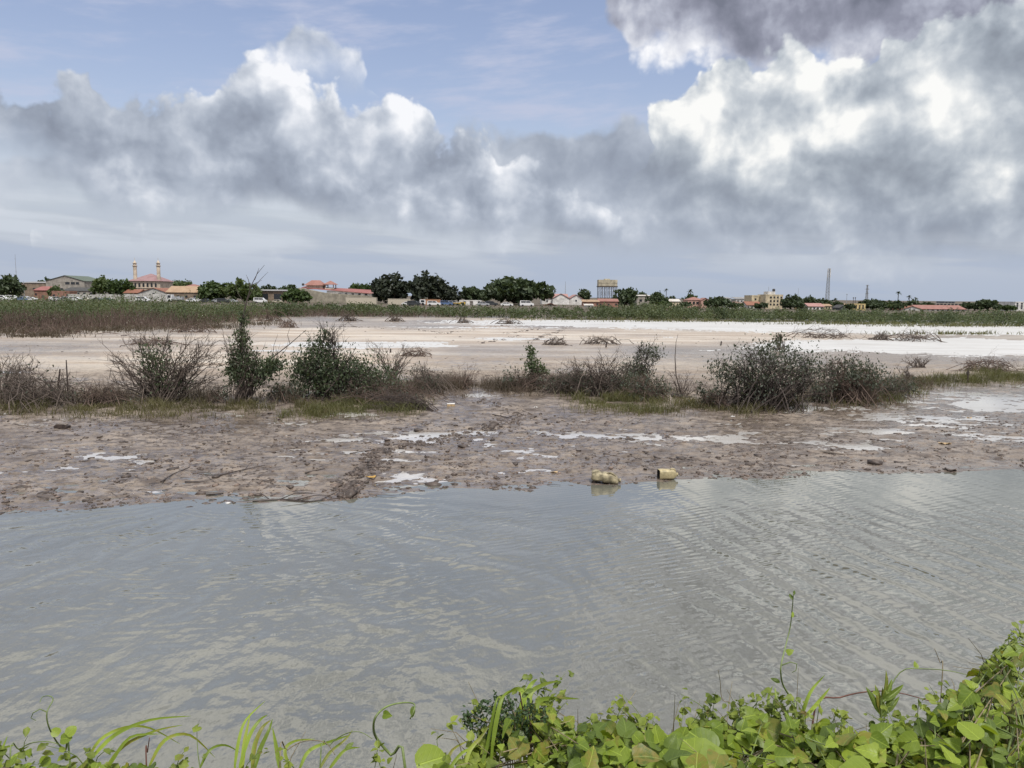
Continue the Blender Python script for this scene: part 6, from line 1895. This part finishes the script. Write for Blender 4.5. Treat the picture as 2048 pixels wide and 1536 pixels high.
# ---- feathery plant
root = P(1030, 1500, 2.2); root.z = float(bank_h(root.x, root.y))
t = thing('feathery_plant', 'dark green feathery leaved seedling at the bottom middle', 'plant', root)
for a in ([(1020, 1490), (990, 1450), (945, 1432), (928, 1440)], [(1025, 1490), (1000, 1440), (980, 1412), (960, 1420)], [(1030, 1480), (1030, 1430), (1015, 1400)], [(1035, 1480), (1050, 1430), (1065, 1405)], [(1015, 1490), (970, 1462), (935, 1450)],
          [(1040, 1480), (1070, 1440), (1090, 1430)], [(1020, 1480), (1010, 1430), (995, 1395)]):
    w_ = [P(x_, y_, 2.2) - root for x_, y_ in a]
    st = MB().tube([Vector((0, 0, 0))] + w_, .0018, 5).build('stem', MAT['stem_dry'], t)
    pts = []
    for i in range(len(w_) - 1):
        for u in np.linspace(0, 1, 9): pts.append(w_[i].lerp(w_[i + 1], float(u)))
    pc = np.array([[p.x, p.y, p.z] for p in pts]).repeat(7, 0) + rs.normal(size=(len(pts) * 7, 3)) * .010
    v, f = leaf_quads(pc, .0085, rs, 1.8)
    mesh_obj('leaflets', v, f, MAT['feather'], st)

# ---- the mass of small leaves under the vines
n = 15000
px = np.concatenate([rs.uniform(915, 2200, n), rs.uniform(-60, 915, 700), rs.uniform(2200, 2900, 6500), rs.uniform(-700, -60, 700)])
tp = np.interp(px, _tx, _ty)
py = tp + 4 + rs.uniform(0, 1, len(px)) ** 1.2 * np.maximum(40, 1600 - tp)
keep = vnoise(px * .02, py * .03, 3) + rs.uniform(-.3, .3, len(px)) > .36
pts = []
for a, b_ in zip(px[keep], py[keep]):
    p = P(float(a), float(b_), fgY(float(b_)) + abs(rs.normal()) * .10 + .03); pts.append((p.x, p.y, p.z - .015))
pts = np.array(pts)


def small_leaves(c, size, rs_):
    """pointed ovals of two folded halves"""
    n = len(c)
    u = np.stack([rs_.normal(size=n) * .55, -.35 + rs_.normal(size=n) * .5, np.ones(n)], -1); u /= np.linalg.norm(u, axis=1, keepdims=True)
    f = rs_.normal(size=(n, 3)); f -= u * (f * u).sum(1, keepdims=True); f /= np.linalg.norm(f, axis=1, keepdims=True)
    s_ = np.cross(f, u)
    L = (size * rs_.uniform(.5, 1.5, (n, 1)))
    W = L * rs_.uniform(.28, .42, (n, 1))
    b_, t_ = c - f * L * .5, c + f * L * .5 - u * L * .12
    l1, l2 = c - f * L * .22 - s_ * W + u * W * .3, c + f * L * .12 - s_ * W * .85 + u * W * .25
    r1, r2 = c - f * L * .22 + s_ * W + u * W * .3, c + f * L * .12 + s_ * W * .85 + u * W * .25
    v = np.stack([b_, l1, l2, t_, r2, r1], 1).reshape(-1, 3)
    i = np.arange(n)[:, None] * 6
    return v, np.concatenate([i + np.array([0, 3, 2, 1]), i + np.array([0, 5, 4, 3])], 0)


v, f = small_leaves(pts, .030, rs)
o = mesh_obj('undergrowth', v, f, MAT['under'], smooth=False)
tag(o, 'mass of small mixed leaves under the vines on the near bank', 'undergrowth', kind='stuff')
mb = MB()
for i in range(260):
    k_ = rs.integers(len(pts)); p = Vector(pts[k_]); d = Vector((rs.normal(), rs.normal() * .5, abs(rs.normal()) * .8)).normalized() * rs.uniform(.06, .2)
    mb.tube([p - Vector((0, 0, .05)), p + d * .5 + Vector((0, 0, .01)), p + d], [.0018, .0014, .0007], 3, cap=False)
tag(mb.build('undergrowth_stems', MAT['stem_dry']), 'thin dry stems tangled in the leaves of the near bank', 'stems', kind='stuff')

# ---- loose sprigs that break the top edge of the leaves
SV, SF, ST = [], [], MB()
for i in range(95):
    px = rs.uniform(930, 2060) if i < 82 else rs.uniform(0, 900)
    tp = np.interp(px, _tx, _ty)
    p = P(px, tp + 12, fgY(tp) + .02); L = rs.uniform(.05, .15)
    d = Vector((rs.normal() * .45, rs.normal() * .3, 1)).normalized(); bend = Vector((rs.normal(), rs.normal() * .5, -.2)) * .35
    pts_ = [p + d * L * u + bend * L * u * u for u in (0, .35, .7, 1)]
    ST.tube(pts_, [.0016, .0014, .0011, .0006], 4, cap=False)
    lp = np.array([list(pts_[0].lerp(pts_[3], float(u)) + Vector(rs.normal(size=3)) * .010) for u in rs.uniform(.25, 1.05, rs.integers(4, 10))])
    v, f = small_leaves(lp, .022, rs)
    SF.append(f + sum(len(q) for q in SV)); SV.append(v)
tag(mesh_obj('sprig_leaves', np.concatenate(SV), np.concatenate(SF), MAT['under']), 'small loose leaves sticking up along the top of the near bank', 'leaves', kind='stuff')
tag(ST.build('sprig_stems', MAT['stem_green']), 'thin green sprig stems along the top of the near bank', 'stems', kind='stuff')
